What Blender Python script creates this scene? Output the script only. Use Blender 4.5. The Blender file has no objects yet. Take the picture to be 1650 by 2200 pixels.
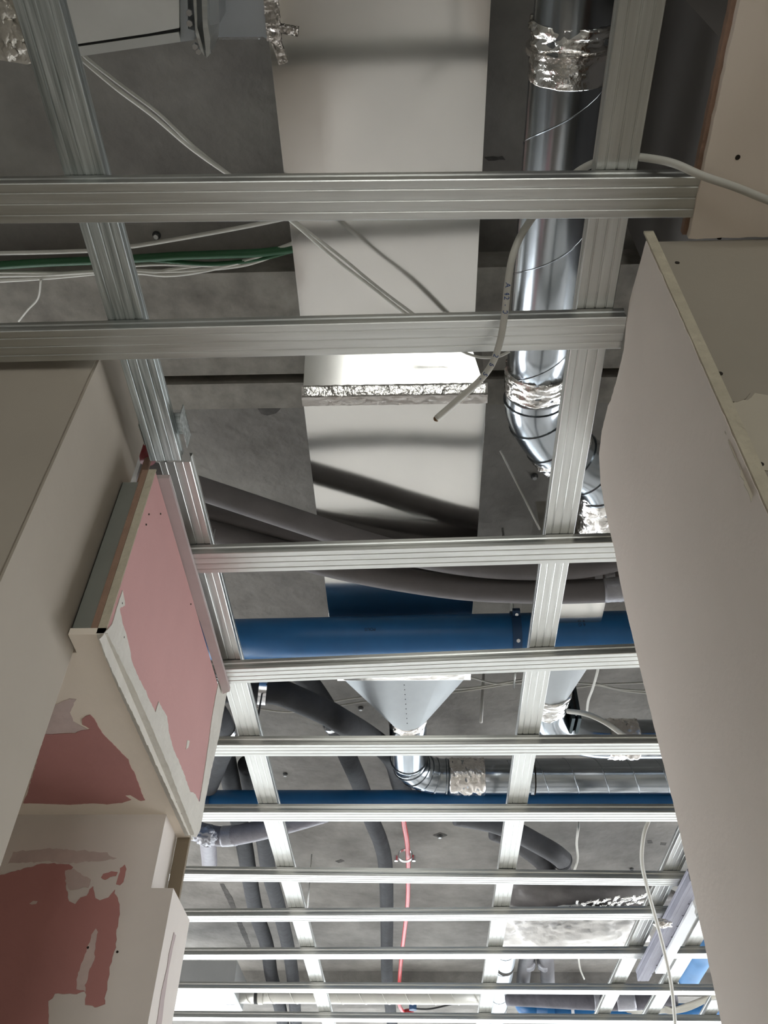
import bpy, bmesh, math, random
from mathutils import Vector, Matrix, noise
from mathutils.geometry import tessellate_polygon
random.seed(7)
sc = bpy.context.scene
C = sc.collection
# ------------------------------------------------------------------ camera
F_PX = 1820.0
CAM_Z = 1.6
_Y = Vector((80, 1865, F_PX)).normalized()
_Z = Vector((35, -1780, F_PX)); _Z = (_Z - _Y * _Z.dot(_Y)).normalized()
_X = _Y.cross(_Z).normalized()
cam_d = bpy.data.cameras.new('camera'); cam = bpy.data.objects.new('camera', cam_d); C.objects.link(cam)
cam_d.sensor_fit = 'VERTICAL'; cam_d.sensor_height = 36.0; cam_d.sensor_width = 27.0
cam_d.lens = 36.0 * F_PX / 2200.0
cam_d.clip_start = 0.02; cam_d.clip_end = 60
R = Vector((_X.x, _Y.x, _Z.x)); U = -Vector((_X.y, _Y.y, _Z.y)); B = -Vector((_X.z, _Y.z, _Z.z))
M = Matrix((R, U, B)).transposed().to_4x4(); M.translation = Vector((0, 0, CAM_Z))
cam.matrix_world = M
sc.camera = cam
# ------------------------------------------------------------------ world, light, exposure
w = bpy.data.worlds.new('world'); sc.world = w; w.use_nodes = True
w.node_tree.nodes['Background'].inputs[0].default_value = (0.75, 0.85, 1.0, 1)
w.node_tree.nodes['Background'].inputs[1].default_value = 0.6
vs = sc.view_settings
vs.view_transform = 'Standard'; vs.look = 'None'; vs.gamma = 1.0; vs.exposure = 0.0; vs.use_curve_mapping = False
WIN_FAR = 4.2
SIDE_FILL = 8.0      # glow of the added side windows
WIN_BACK = 5.6     # daylight through the windows behind the viewer

# ------------------------------------------------------------------ geometry of the photograph
def ray(px, py):
    v = Vector((px - 825, py - 1100, F_PX))
    return Vector((v.dot(_X), v.dot(_Y), v.dot(_Z)))
def az(px, py, H):                      # point at height H above the eye
    d = ray(px, py); return Vector((d.x * H / d.z, d.y * H / d.z, CAM_Z + H))
def ax(px, py, X):
    d = ray(px, py); t = X / d.x; return Vector((X, d.y * t, CAM_Z + d.z * t))
def ay(px, py, Y):
    d = ray(px, py); t = Y / d.y; return Vector((d.x * t, Y, CAM_Z + d.z * t))
V = Vector
GH = 1.19                               # underside of the grid above the eye

# ------------------------------------------------------------------ materials
MATS = {}
def nm(name):
    m = bpy.data.materials.new(name); m.use_nodes = True
    return m, m.node_tree, m.node_tree.nodes['Principled BSDF']
def srgb(r, g, b):
    f = lambda c: (c/255/12.92) if c/255 <= 0.04045 else ((c/255+0.055)/1.055)**2.4
    return (f(r), f(g), f(b), 1)
def mat(name, col, rough=0.6, metal=0.0, var=0.12, scale=6.0, bump=0.0, bscale=60.0, stretch=(1,1,1), spec=0.5, rvar=0.0, emis=None, col2=None, detail=5.0, aniso=0.0, tex='Object'):
    if name in MATS: return MATS[name]
    m, nt, b = nm(name); N = nt.nodes; L = nt.links
    tc = N.new('ShaderNodeTexCoord'); mp = N.new('ShaderNodeMapping'); mp.inputs['Scale'].default_value = stretch
    L.new(tc.outputs[tex], mp.inputs['Vector'])
    n = N.new('ShaderNodeTexNoise'); n.inputs['Scale'].default_value = scale; n.inputs['Detail'].default_value = detail
    n.inputs['Roughness'].default_value = 0.6
    L.new(mp.outputs[0], n.inputs['Vector'])
    cr = N.new('ShaderNodeValToRGB')
    c2 = col2 if col2 else tuple(min(1, c * (1 + var)) for c in col[:3]) + (1,)
    c1 = tuple(c * (1 - var) for c in col[:3]) + (1,) if not col2 else col
    cr.color_ramp.elements[0].position = 0.32; cr.color_ramp.elements[0].color = c1
    cr.color_ramp.elements[1].position = 0.68; cr.color_ramp.elements[1].color = c2
    L.new(n.outputs['Fac'], cr.inputs[0]); L.new(cr.outputs[0], b.inputs['Base Color'])
    b.inputs['Roughness'].default_value = rough; b.inputs['Metallic'].default_value = metal
    b.inputs['Specular IOR Level'].default_value = spec
    if aniso: b.inputs['Anisotropic'].default_value = aniso
    if rvar:
        mr = N.new('ShaderNodeMapRange'); mr.inputs[1].default_value = 0.3; mr.inputs[2].default_value = 0.7
        mr.inputs[3].default_value = max(0.02, rough - rvar); mr.inputs[4].default_value = rough + rvar
        L.new(n.outputs['Fac'], mr.inputs[0]); L.new(mr.outputs[0], b.inputs['Roughness'])
    if bump:
        n2 = N.new('ShaderNodeTexNoise'); n2.inputs['Scale'].default_value = bscale; n2.inputs['Detail'].default_value = 4
        L.new(mp.outputs[0], n2.inputs['Vector'])
        bp = N.new('ShaderNodeBump'); bp.inputs['Strength'].default_value = bump; bp.inputs['Distance'].default_value = 0.01
        L.new(n2.outputs['Fac'], bp.inputs['Height']); L.new(bp.outputs[0], b.inputs['Normal'])
    if emis:
        b.inputs['Emission Color'].default_value = emis[0]; b.inputs['Emission Strength'].default_value = emis[1]
    MATS[name] = m; return m
galv = mat('galvanised_channel', (0.60, 0.61, 0.59, 1), 0.36, 1.0, 0.10, 3.0, stretch=(1.2, 30, 30), rvar=0.08, bump=0.05, bscale=30)
galv_worn = mat('galvanised_worn', (0.25, 0.28, 0.275, 1), 0.5, 0.9, scale=3.0, stretch=(1.5, 45, 45), col2=(0.70, 0.74, 0.73, 1), rvar=0.1, bump=0.1, bscale=12, detail=8)
duct = mat('duct_sheet', (0.66, 0.655, 0.63, 1), 0.12, 1.0, 0.04, 2.5, bump=0.012, bscale=7, rvar=0.015)
ductm = mat('duct_matt_sheet', (0.36, 0.375, 0.38, 1), 0.5, 0.85, 0.06, 5, bump=0.02, bscale=9)
spiral = mat('spiral_duct_sheet', (0.38, 0.41, 0.44, 1), 0.2, 1.0, 0.06, 5, bump=0.03, bscale=9)
foil = mat('aluminium_foil', (0.86, 0.85, 0.83, 1), 0.16, 1.0, 0.04, 9, bump=0.55, bscale=38)
foil2 = mat('foil_crumpled', (0.84, 0.80, 0.76, 1), 0.25, 1.0, 0.05, 9, bump=1.0, bscale=26)
wrap = mat('white_wrap', (0.90, 0.88, 0.85, 1), 0.45, 0.0, 0.12, 7, bump=0.9, bscale=16)
conc = mat('concrete', (0.128, 0.12, 0.107, 1), 0.9, 0, scale=3.0, col2=(0.255, 0.242, 0.22, 1), bump=0.5, bscale=24, detail=14)
conc2 = mat('concrete_light', (0.15, 0.138, 0.118, 1), 0.9, 0, scale=9, col2=(0.29, 0.27, 0.235, 1), bump=0.35, bscale=20, detail=9)
stain = mat('dark_concrete_stain', (0.07, 0.066, 0.06, 1), 0.95, 0, 0.3, 20, bump=0.3, bscale=30)
blue = mat('blue_plastic', (0.012, 0.115, 0.30, 1), 0.42, 0, 0.10, 9, spec=0.45)
blued = mat('dark_blue_rubber', (0.010, 0.05, 0.13, 1), 0.5, 0, 0.1, 9)
black = mat('black_foam', (0.014, 0.015, 0.018, 1), 0.8, 0, 0.35, 12, bump=0.3, bscale=30)
grey = mat('grey_foam', (0.125, 0.115, 0.115, 1), 0.85, 0, 0.12, 8, bump=0.1, bscale=60)
tape = mat('grey_tape', (0.34, 0.34, 0.37, 1), 0.35, 0.2, 0.1, 20, bump=0.3, bscale=50)
white_cable = mat('white_cable_sheath', (0.52, 0.51, 0.46, 1), 0.5, 0, 0.08, 10)
green_cable = mat('green_cable_sheath', (0.008, 0.065, 0.02, 1), 0.55, 0, 0.1, 10)
red = mat('red_pipe', (0.42, 0.035, 0.04, 1), 0.35, 0, 0.15, 12)
redd = mat('dark_red_plastic', (0.16, 0.008, 0.012, 1), 0.45, 0, 0.15, 12)
zinc = mat('bright_zinc', (0.75, 0.76, 0.78, 1), 0.25, 1.0, 0.05, 20)
dark = mat('dark_void', (0.03, 0.03, 0.03, 1), 0.9, 0, 0.2, 8)
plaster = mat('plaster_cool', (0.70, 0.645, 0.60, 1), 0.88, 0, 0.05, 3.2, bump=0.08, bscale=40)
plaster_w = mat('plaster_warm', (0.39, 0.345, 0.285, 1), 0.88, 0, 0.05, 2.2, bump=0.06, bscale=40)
skim = mat('joint_compound', (0.62, 0.59, 0.53, 1), 0.85, 0, 0.05, 9, bump=0.35, bscale=50)
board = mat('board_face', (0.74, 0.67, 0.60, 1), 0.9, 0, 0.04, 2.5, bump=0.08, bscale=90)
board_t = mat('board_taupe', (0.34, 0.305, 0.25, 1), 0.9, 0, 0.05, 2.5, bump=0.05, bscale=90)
board_edge = mat('gypsum_edge', (0.52, 0.47, 0.36, 1), 0.95, 0, 0.10, 30, bump=0.7, bscale=70)
board_c = mat('ceiling_board_face', (0.84, 0.74, 0.64, 1), 0.9, 0, 0.04, 2.5, bump=0.05, bscale=90)
brown_edge = mat('brown_board_edge', (0.30, 0.19, 0.135, 1), 0.95, 0, 0.12, 30, bump=0.5, bscale=60)
pink = mat('pink_fire_board', (0.54, 0.30, 0.285, 1), 0.88, 0, 0.05, 3, bump=0.06, bscale=80)
pinkd = mat('pink_board_primed', (0.46, 0.215, 0.20, 1), 0.88, 0, 0.08, 3, bump=0.06, bscale=80)
smear = mat('thin_plaster_smear', (0.58, 0.47, 0.44, 1), 0.9, 0, 0.12, 12, bump=0.15, bscale=60)
strip_m = mat('lilac_board_strip', (0.46, 0.38, 0.37, 1), 0.9, 0, 0.08, 6)
brown = mat('brown_backing_board', (0.22, 0.175, 0.12, 1), 0.9, 0, 0.05, 6)
hole = mat('screw_hole', (0.02, 0.015, 0.01, 1), 0.9, 0)
floor_m = mat('screed_floor', (0.70, 0.665, 0.62, 1), 0.55, 0, 0.10, 1.5, bump=0.1, bscale=20)
wall_m = mat('room_wall', (0.45, 0.44, 0.41, 1), 0.9, 0, 0.06, 2)
unit_m = mat('grey_unit_sheet', (0.42, 0.43, 0.43, 1), 0.4, 0.5, 0.05, 4)
white_m = mat('white_sheet', (0.75, 0.77, 0.80, 1), 0.4, 0.0, 0.04, 4)
lilac = mat('grey_lilac_steel', (0.30, 0.30, 0.36, 1), 0.6, 0.2, 0.08, 6, stretch=(3, 20, 20))
pale = mat('pale_spiral', (0.62, 0.61, 0.56, 1), 0.45, 0.3, 0.05, 6)
wood_m = mat('plug_brown', (0.16, 0.09, 0.04, 1), 0.9)
ink_b = mat('blue_ink', (0.012, 0.05, 0.18, 1), 0.6)
ink_k = mat('dark_ink', (0.004, 0.015, 0.04, 1), 0.6)
winf = mat('far_window_pane', (0.8, 0.85, 0.9, 1), 0.3, 0, 0.0, emis=((0.88, 0.95, 1.0, 1), WIN_FAR))
side_fill = mat('side_fill_pane', (0.8, 0.85, 0.9, 1), 0.3, 0, 0.0, emis=((0.95, 0.97, 1.0, 1), SIDE_FILL))
winb = mat('back_window_pane', (0.8, 0.85, 0.9, 1), 0.3, 0, 0.0, emis=((0.97, 0.97, 0.93, 1), WIN_BACK))

# ------------------------------------------------------------------ object helpers
def link_mesh(name, bm, m, parent=None, loc=None, smooth=False, M0=None):
    me = bpy.data.meshes.new(name)
    bmesh.ops.recalc_face_normals(bm, faces=bm.faces[:])
    bm.to_mesh(me); bm.free()
    me.materials.append(m)
    if smooth:
        for p in me.polygons: p.use_smooth = True
    o = bpy.data.objects.new(name, me); C.objects.link(o)
    if M0 is not None: o.matrix_world = M0
    if parent:
        o.parent = parent
        o.matrix_parent_inverse = Matrix.Identity(4)
        if M0 is None:
            off_ = V((0,0,0)); q_ = parent
            while q_: off_ += q_.location; q_ = q_.parent
            if off_.length > 0:
                for v in me.vertices: v.co -= off_
    return o
def tag(o, label, cat, group=None, kind=None):
    o['label'] = label; o['category'] = cat
    if group: o['group'] = group
    if kind: o['kind'] = kind
    return o
def empty(name, loc, label, cat, group=None):
    o = bpy.data.objects.new(name, None); C.objects.link(o); o.location = V(loc); o.empty_display_size = 0.05
    return tag(o, label, cat, group)
def struct(name, bm, m, label):
    o = link_mesh(name, bm, m); o['kind'] = 'structure'; o['label'] = label; o['category'] = name.split('_')[0]; return o
def hexa(bm, p):
    v = [bm.verts.new(q) for q in p]
    for f in ((0,3,2,1),(4,5,6,7),(0,1,5,4),(1,2,6,5),(2,3,7,6),(3,0,4,7)): bm.faces.new([v[i] for i in f])
def box(bm, x0, x1, y0, y1, z0, z1):
    hexa(bm, [V((x0,y0,z0)),V((x1,y0,z0)),V((x1,y1,z0)),V((x0,y1,z0)),V((x0,y0,z1)),V((x1,y0,z1)),V((x1,y1,z1)),V((x0,y1,z1))])
def bxo(name, m, x0, x1, y0, y1, h0, h1, parent=None, bevel=0.0):
    bm = bmesh.new(); box(bm, x0, x1, y0, y1, CAM_Z+h0, CAM_Z+h1)
    if bevel: bmesh.ops.bevel(bm, geom=bm.edges[:], offset=bevel, segments=2, affect='EDGES', profile=0.6)
    return link_mesh(name, bm, m, parent)
def prism(name, m, pts, off, parent=None, jag=0.0, step=0.0):
    """closed outline pts (3-D, coplanar) extruded along off; jag roughens the outline"""
    q = []
    n = len(pts)
    for i in range(n):
        a, b = pts[i], pts[(i+1) % n]
        q.append(a.copy())
        if step:
            k = max(1, int((b-a).length/step))
            for j in range(1, k): q.append(a.lerp(b, j/k))
    if jag:
        o_n = off.normalized()
        for i, p in enumerate(q):
            d = V((noise.noise(p*90), noise.noise(p*90+V((9,2,4))), noise.noise(p*90+V((3,7,1))))) + 0.6*V((noise.noise(p*260), noise.noise(p*260+V((9,2,4))), noise.noise(p*260+V((3,7,1)))))
            d -= o_n*d.dot(o_n); q[i] = p + d*jag
    bm = bmesh.new()
    v0 = [bm.verts.new(p) for p in q]; v1 = [bm.verts.new(p+off) for p in q]
    for i in range(len(q)): bm.faces.new((v0[i], v0[(i+1) % len(q)], v1[(i+1) % len(q)], v1[i]))
    nn = off.normalized(); uu = (V((1,0,0)) if abs(nn.x) < 0.9 else V((0,1,0))); uu = (uu-nn*uu.dot(nn)).normalized(); vv = nn.cross(uu)
    for t in tessellate_polygon([[V((p.dot(uu), p.dot(vv), 0)) for p in q]]):
        for vs_ in (v0, v1):
            try: bm.faces.new([vs_[k] for k in t])
            except ValueError: pass
    return link_mesh(name, bm, m, parent)
def catmull(pts, k=10):
    if len(pts) < 3: return [p.copy() for p in pts]
    P = [pts[0]*2-pts[1]] + list(pts) + [pts[-1]*2-pts[-2]]
    out = []
    for i in range(1, len(P)-2):
        a, b, c, d = P[i-1], P[i], P[i+1], P[i+2]
        for j in range(k):
            t = j/k
            out.append(0.5*((2*b) + (c-a)*t + (2*a-5*b+4*c-d)*t*t + (3*b-a-3*c+d)*t**3))
    out.append(pts[-1].copy()); return out
def frames(path):
    T = []
    for i in range(len(path)):
        a = path[max(0, i-1)]; b = path[min(len(path)-1, i+1)]; T.append((b-a).normalized())
    up = V((0,0,1)) if abs(T[0].z) < 0.9 else V((0,1,0))
    n = (up - T[0]*up.dot(T[0])).normalized(); fr = []
    for t in T:
        n = (n - t*n.dot(t)).normalized(); fr.append((t, n, t.cross(n)))
    return fr
def tube_bm(bm, path, r, n=20, rf=None, cap=True):
    fr = frames(path); rings = []; s = 0
    for i, p in enumerate(path):
        if i: s += (p-path[i-1]).length
        t, a, b = fr[i]; ring = []
        for j in range(n):
            th = 2*math.pi*j/n
            rr = r(i/(len(path)-1)) if callable(r) else r
            if rf: rr += rf(s, th)
            ring.append(bm.verts.new(p + (a*math.cos(th)+b*math.sin(th))*rr))
        rings.append(ring)
    for i in range(len(rings)-1):
        for j in range(n): bm.faces.new((rings[i][j], rings[i][(j+1)%n], rings[i+1][(j+1)%n], rings[i+1][j]))
    if cap:
        bm.faces.new(list(reversed(rings[0]))); bm.faces.new(rings[-1])
def tube(name, m, pts, r, parent=None, n=20, k=10, rf=None, straight=False):
    path = catmull(pts, k) if not straight else pts
    if straight and len(pts) == 2 and k > 1: path = [pts[0].lerp(pts[1], i/k) for i in range(k+1)]
    bm = bmesh.new(); tube_bm(bm, path, r, n, rf)
    return link_mesh(name, bm, m, parent, smooth=True)
def smooth_angle(o, deg=40):
    me = o.data
    for p in me.polygons: p.use_smooth = True
    try: me.set_sharp_from_angle(angle=math.radians(deg))
    except Exception: pass
def ring(name, m, c, axis, r, wdt, thick, parent=None, n=28):
    axis = axis.normalized(); bm = bmesh.new()
    up = V((0,0,1)) if abs(axis.z) < 0.9 else V((0,1,0))
    a = (up-axis*up.dot(axis)).normalized(); b = axis.cross(a)
    prof = [(r, -wdt/2), (r+thick, -wdt/2), (r+thick, wdt/2), (r, wdt/2)]
    rs = []
    for j in range(n):
        th = 2*math.pi*j/n; d = a*math.cos(th)+b*math.sin(th)
        rs.append([bm.verts.new(c+d*q[0]+axis*q[1]) for q in prof])
    for j in range(n):
        for k in range(4): bm.faces.new((rs[j][k], rs[j][(k+1)%4], rs[(j+1)%n][(k+1)%4], rs[(j+1)%n][k]))
    o = link_mesh(name, bm, m, parent); smooth_angle(o); return o
def helix(name, m, p0, p1, r, pitch, parent=None, rad=0.0022, phase=0):
    ax_ = (p1-p0); L = ax_.length; t = ax_/L
    up = V((0,0,1)) if abs(t.z) < 0.9 else V((0,1,0))
    a = (up-t*up.dot(t)).normalized(); b = t.cross(a); n = int(L/pitch*26)+2; path = []
    for i in range(n):
        s = L*i/(n-1); th = 2*math.pi*s/pitch+phase
        path.append(p0+t*s+(a*math.cos(th)+b*math.sin(th))*r)
    bm = bmesh.new(); tube_bm(bm, path, rad, 6); return link_mesh(name, bm, m, parent, smooth=True)
def crumple(amp, f=55):
    return lambda s, th: amp*(noise.noise(V((s*f, math.cos(th)*3.1, math.sin(th)*3.1))) + 0.6*noise.noise(V((s*f*2.4, math.cos(th)*7, math.sin(th)*7))))
def bolt(name, c, axis, r, h, parent=None, m=None, label=None):
    axis = axis.normalized(); bm = bmesh.new()
    up = V((0,0,1)) if abs(axis.z) < 0.9 else V((0,1,0))
    a = (up-axis*up.dot(axis)).normalized(); b = axis.cross(a)
    lo = [bm.verts.new(c+(a*math.cos(i*math.pi/3)+b*math.sin(i*math.pi/3))*r) for i in range(6)]
    hi = [bm.verts.new(v.co+axis*h) for v in lo]
    bm.faces.new(lo); bm.faces.new(list(reversed(hi)))
    for i in range(6): bm.faces.new((lo[i], lo[(i+1)%6], hi[(i+1)%6], hi[i]))
    return link_mesh(name, bm, m or zinc, parent)

# ================================================================== THE SETTING
FLOOR = 0.0; SLAB = 2.27
bm = bmesh.new(); box(bm, -5, 5, -4.5, 10, -0.15, 0); struct('floor', bm, floor_m, 'grey screed floor of the building site')
bm = bmesh.new()
box(bm, -5, 5, -4.5, 10, CAM_Z+SLAB, CAM_Z+SLAB+0.25)
struct('ceiling', bm, conc, 'bare concrete slab high above the metal grid')
# downstand beams of the slab
ya = az(640, 583, SLAB-0.09).y; yb = az(640, 803, SLAB-0.09).y; yc = az(640, 822, SLAB-0.09).y; yd = az(640, 876, SLAB-0.09).y
bm = bmesh.new(); box(bm, -2.9, 5, ya, yb, CAM_Z+SLAB-0.09, CAM_Z+SLAB+0.02); box(bm, -5, 5, yc, yd, CAM_Z+SLAB-0.09, CAM_Z+SLAB+0.02)
box(bm, -5, 5, yb-0.01, yc+0.01, CAM_Z+SLAB-0.035, CAM_Z+SLAB+0.02)
struct('trim_1', bm, conc2, 'pale rough concrete downstand crossing above the rectangular duct')
yf = az(700, 2086, SLAB).y
bm = bmesh.new(); box(bm, -5, 5, yf, yf+0.35, CAM_Z+SLAB-0.17, CAM_Z+SLAB+0.02)
struct('trim_2', bm, conc, 'dark concrete downstand far behind the metal grid')
# enclosing walls with windows; the side ones are added for their light
def wall_with_window(name, y0, y1, wx, wz, m, label):
    bm = bmesh.new(); x0, x1 = wx; z0, z1 = wz; top = CAM_Z+SLAB
    box(bm, -5, 5, y0, y1, 0, z0); box(bm, -5, 5, y0, y1, z1, top); box(bm, -5, x0, y0, y1, z0, z1); box(bm, x1, 5, y0, y1, z0, z1)
    struct(name, bm, m, label)
wall_with_window('wall_far', 10.0, 10.2, (-4.6, 4.6), (0.35, 3.1), wall_m, 'far wall with the wide windows')
wall_with_window('wall_back', -4.7, -4.5, (-0.62, 1.15), (0.5, 2.75), wall_m, 'back wall behind the viewer')
def side_wall(name, x0, x1, wy, wz, label):
    bm = bmesh.new(); y0, y1 = wy; z0, z1 = wz; top = CAM_Z+SLAB
    box(bm, x0, x1, -4.7, 10.2, 0, z0); box(bm, x0, x1, -4.7, 10.2, z1, top); box(bm, x0, x1, -4.7, y0, z0, z1); box(bm, x0, x1, y1, 10.2, z0, z1)
    struct(name, bm, wall_m, label)
side_wall('wall_side', -5.2, -5, (4.2, 8.6), (0.5, 3.55), 'outer side wall on the left')
side_wall('wall_outer', 5, 5.2, (4.4, 8.6), (0.5, 3.55), 'outer side wall on the right')
def added_side_window(n, x, y0, y1, z0, z1, m, label, k=4):  # unseen glowing panes added to brighten floor, side faces and far slab
    bm = bmesh.new(); t = 0.05
    box(bm, x-0.04, x+0.04, y0, y1, z0, z0+t); box(bm, x-0.04, x+0.04, y0, y1, z1-t, z1)
    for i in range(k+1):
        y = y0+(y1-y0-t)*i/k; box(bm, x-0.04, x+0.04, y, y+t, z0+t, z1-t)
    f = struct('window_%d' % n, bm, white_m, label)
    bm = bmesh.new(); box(bm, x-0.008, x+0.008, y0+0.02, y1-0.02, z0+0.02, z1-0.02); link_mesh('window_pane', bm, m, f)
added_side_window(3, -5.1, 4.2, 8.6, 0.5, 3.55, side_fill, 'added unseen window band in the left outer wall, for side light')
added_side_window(4, 5.1, 4.4, 8.6, 0.5, 3.55, side_fill, 'added unseen window band in the right outer wall, for side light')
def window(n, x0, x1, z0, z1, y, m, face, label, k):
    bm = bmesh.new(); t = 0.05
    box(bm, x0, x1, y-0.04, y+0.04, z0, z0+t); box(bm, x0, x1, y-0.04, y+0.04, z1-t, z1)
    for i in range(k+1):
        x = x0+(x1-x0-t)*i/k; box(bm, x, x+t, y-0.04, y+0.04, z0+t, z1-t)
    f = struct('window_%d' % n, bm, white_m, label)
    bm = bmesh.new(); box(bm, x0+0.02, x1-0.02, y-0.008, y+0.008, z0+0.02, z1-0.02)
    link_mesh('window_pane', bm, m, f)
window(1, -4.6, 4.6, 0.35, 3.1, 10.1, winf, -1, 'wide bright window band at the far end', 6)
window(2, -0.62, 1.15, 0.5, 2.75, -4.6, winb, 1, 'window behind the viewer', 3)

# partitions added to block side light from the near passage, reaching the slab
bm = bmesh.new(); box(bm, -1.45, -1.32, -4.5, 0.815, 0, CAM_Z+SLAB); box(bm, -1.45, -1.32, 0.815, 1.30, CAM_Z+GH+0.13, CAM_Z+SLAB)
struct('wall_shading_left', bm, wall_m, 'added left partition shading the near passage')
bm = bmesh.new(); box(bm, 0.70, 0.80, -4.5, 0.60, CAM_Z+GH+0.03, CAM_Z+SLAB); box(bm, 0.60, 0.70, 0.50, 1.075, CAM_Z+GH+0.002, CAM_Z+SLAB)  # added wall, keeps the right window light out of the near plenum
struct('wall_shading_upper', bm, mat('unlit_void_wall', (0.12,0.11,0.10,1), 0.9, 0, 0.1, 3), 'added shading wall above the beige ceiling board, coloured dark as unlit void')  # wall colour darkened to stand for the unlit void over the board
bm = bmesh.new(); box(bm, 1.41, 1.52, -4.5, 0.60, 0, CAM_Z+SLAB)
struct('wall_shading_right', bm, wall_m, 'added right partition shading the near passage')
# ---- left pier (structure)
ZT = CAM_Z
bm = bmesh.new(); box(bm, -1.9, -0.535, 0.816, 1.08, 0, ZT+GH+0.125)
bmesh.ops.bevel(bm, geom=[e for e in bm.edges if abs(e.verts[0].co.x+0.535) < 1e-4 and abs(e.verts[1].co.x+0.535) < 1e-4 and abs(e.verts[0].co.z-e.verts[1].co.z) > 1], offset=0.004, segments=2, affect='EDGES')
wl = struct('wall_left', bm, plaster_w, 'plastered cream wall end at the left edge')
# ---- lower left wall behind the bulkhead soffit (structure)
bm = bmesh.new(); box(bm, -1.9, -0.506, 1.636, 1.742, ZT+0.652, ZT+0.80)
box(bm, -1.9, -0.463, 1.636, 1.80, 0, ZT+0.652)
wr = struct('wall_rear', bm, plaster, 'lower left wall with bare dark pink board showing through the plaster')
# ---- right wall: core behind, board facing
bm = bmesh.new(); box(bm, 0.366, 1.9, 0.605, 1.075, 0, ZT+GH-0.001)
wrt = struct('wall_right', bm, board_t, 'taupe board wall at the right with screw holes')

# ================================================================== CHANNELS OF THE GRID
def section(w=0.06, h=0.027, t=0.0007, groove=(-0.0165, 0.0, 0.0165)):
    out = [(-w/2+0.006, h), (-w/2, h), (-w/2, h-0.008), (-w/2+0.0013, h-0.011), (-w/2+0.0013, h-0.016), (-w/2, h-0.019), (-w/2, 0.0012), (-w/2+0.0012, 0)]
    for g in groove: out += [(g-0.0016, 0), (g-0.0006, 0.0009), (g+0.0006, 0.0009), (g+0.0016, 0)]
    out += [(w/2-0.0012, 0), (w/2, 0.0012), (w/2, h-0.019), (w/2-0.0013, h-0.016), (w/2-0.0013, h-0.011), (w/2, h-0.008), (w/2, h), (w/2-0.006, h)]
    inn = []
    for i, p in enumerate(out):
        a = out[max(0, i-1)]; b = out[min(len(out)-1, i+1)]
        dx, dy = b[0]-a[0], b[1]-a[1]; l = math.hypot(dx, dy)
        inn.append((p[0]-dy/l*t, p[1]+dx/l*t))
    return out, inn
def channel(p0, p1, label, m=galv, group=None, name='ceiling_channel', w=0.06, h=0.027, cat='ceiling channel', groove=(-0.0165, 0.0, 0.0165), segs=10, wob=0.0006):
    """thin folded steel channel, open side up, from p0 to p1 (underside centre line)"""
    L = (p1-p0).length; t = (p1-p0)/L
    z = V((0,0,1)); s = z.cross(t).normalized(); z2 = t.cross(s)
    out, inn = section(w, h, 0.0007, groove); loop = out+list(reversed(inn)); n = len(loop)
    bm = bmesh.new(); rows = []
    for k in range(segs+1):
        x = L*k/segs; dz = wob*noise.noise(V((x*2.1, p0.y*5, p0.x*3)))
        rows.append([bm.verts.new(V((x, q[0], q[1]+dz))) for q in loop])
    for k in range(segs):
        for i in range(n): bm.faces.new((rows[k][i], rows[k][(i+1)%n], rows[k+1][(i+1)%n], rows[k+1][i]))
    m_ = len(out)
    for r_ in (rows[0], rows[-1]):
        for i in range(m_-1): bm.faces.new((r_[i], r_[i+1], r_[n-2-i], r_[n-1-i]))
    Mx = Matrix((t, s, z2)).transposed().to_4x4(); Mx.translation = p0
    o = link_mesh(name, bm, m, None, M0=Mx)
    return tag(o, label, cat, group)
def line_x(a, b, H, x0, x1):
    p, q = az(a[0], a[1], H), az(b[0], b[1], H)
    f = lambda x: p + (q-p)*((x-p.x)/(q.x-p.x))
    return f(x0), f(x1)
def line_y(a, b, H, y0, y1):
    p, q = az(a[0], a[1], H), az(b[0], b[1], H)
    f = lambda y: p + (q-p)*((y-p.y)/(q.y-p.y))
    return f(y0), f(y1)
cross = [  # centre of the underside at two pixels, x extent, label
 ((0, 439), (1495, 425), -0.95, 0.418, 'widest nearest cross channel, its right end cut against the pale ceiling board'),
 ((0, 746.5), (1348, 716), -0.95, 0.349, 'second nearest cross channel, under the loose white cable end and beside the cream wall top'),
 ((415, 1212), (1320, 1187), -0.60, 1.6, 'cross channel in front of the curved grey foam pipes'),
 ((490, 1454), (1370, 1419), -0.60, 1.6, 'cross channel just below the large blue pipe, rust spot near its right end'),
 ((458, 1613.5), (1415, 1609.5), -1.6, 2.0, 'cross channel over the tip of the funnel shaped duct reducer'),
 ((433, 1755.5), (1447, 1755.5), -1.6, 2.2, 'cross channel just below the second blue pipe'),
 ((402, 1885.5), (1477, 1896.5), -1.7, 2.4, 'cross channel directly under the round pipe clamp on the red pipe'),
 ((400, 1975), (1440, 1969.5), -1.8, None, 'short ended cross channel just above the white wrapped bundle, ending at the tilted stud'),
 ((388, 2056.5), (1500, 2054), -1.9, 2.8, 'cross channel directly below the white wrapped bundle'),
 ((374, 2127.5), (1530, 2133.5), -2.0, 3.0, 'cross channel crossing in front of the grey ventilation unit'),
 ((362, 2189), (1545, 2198), -2.1, 3.2, 'farthest cross channel, at the very bottom of the view'),
]
G1 = 'cross channels of the ceiling grid'
for i, (a, b, x0, x1, lab) in enumerate(cross):
    if x1 is None: x1 = az(1445, 1969, GH).x
    p, q = line_x(a, b, GH, x0, x1)
    o = channel(p, q, lab, galv, G1, segs=12)
G2 = 'long channels of the ceiling grid'
HL = GH + 0.0285
yA = az(357, 990, HL).y
p, q = line_y((76, 0), (357, 995), HL, -0.15, yA); channel(p, q, 'scratched grey long channel at the upper left running over the nearest two cross channels', galv_worn, G2)
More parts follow.
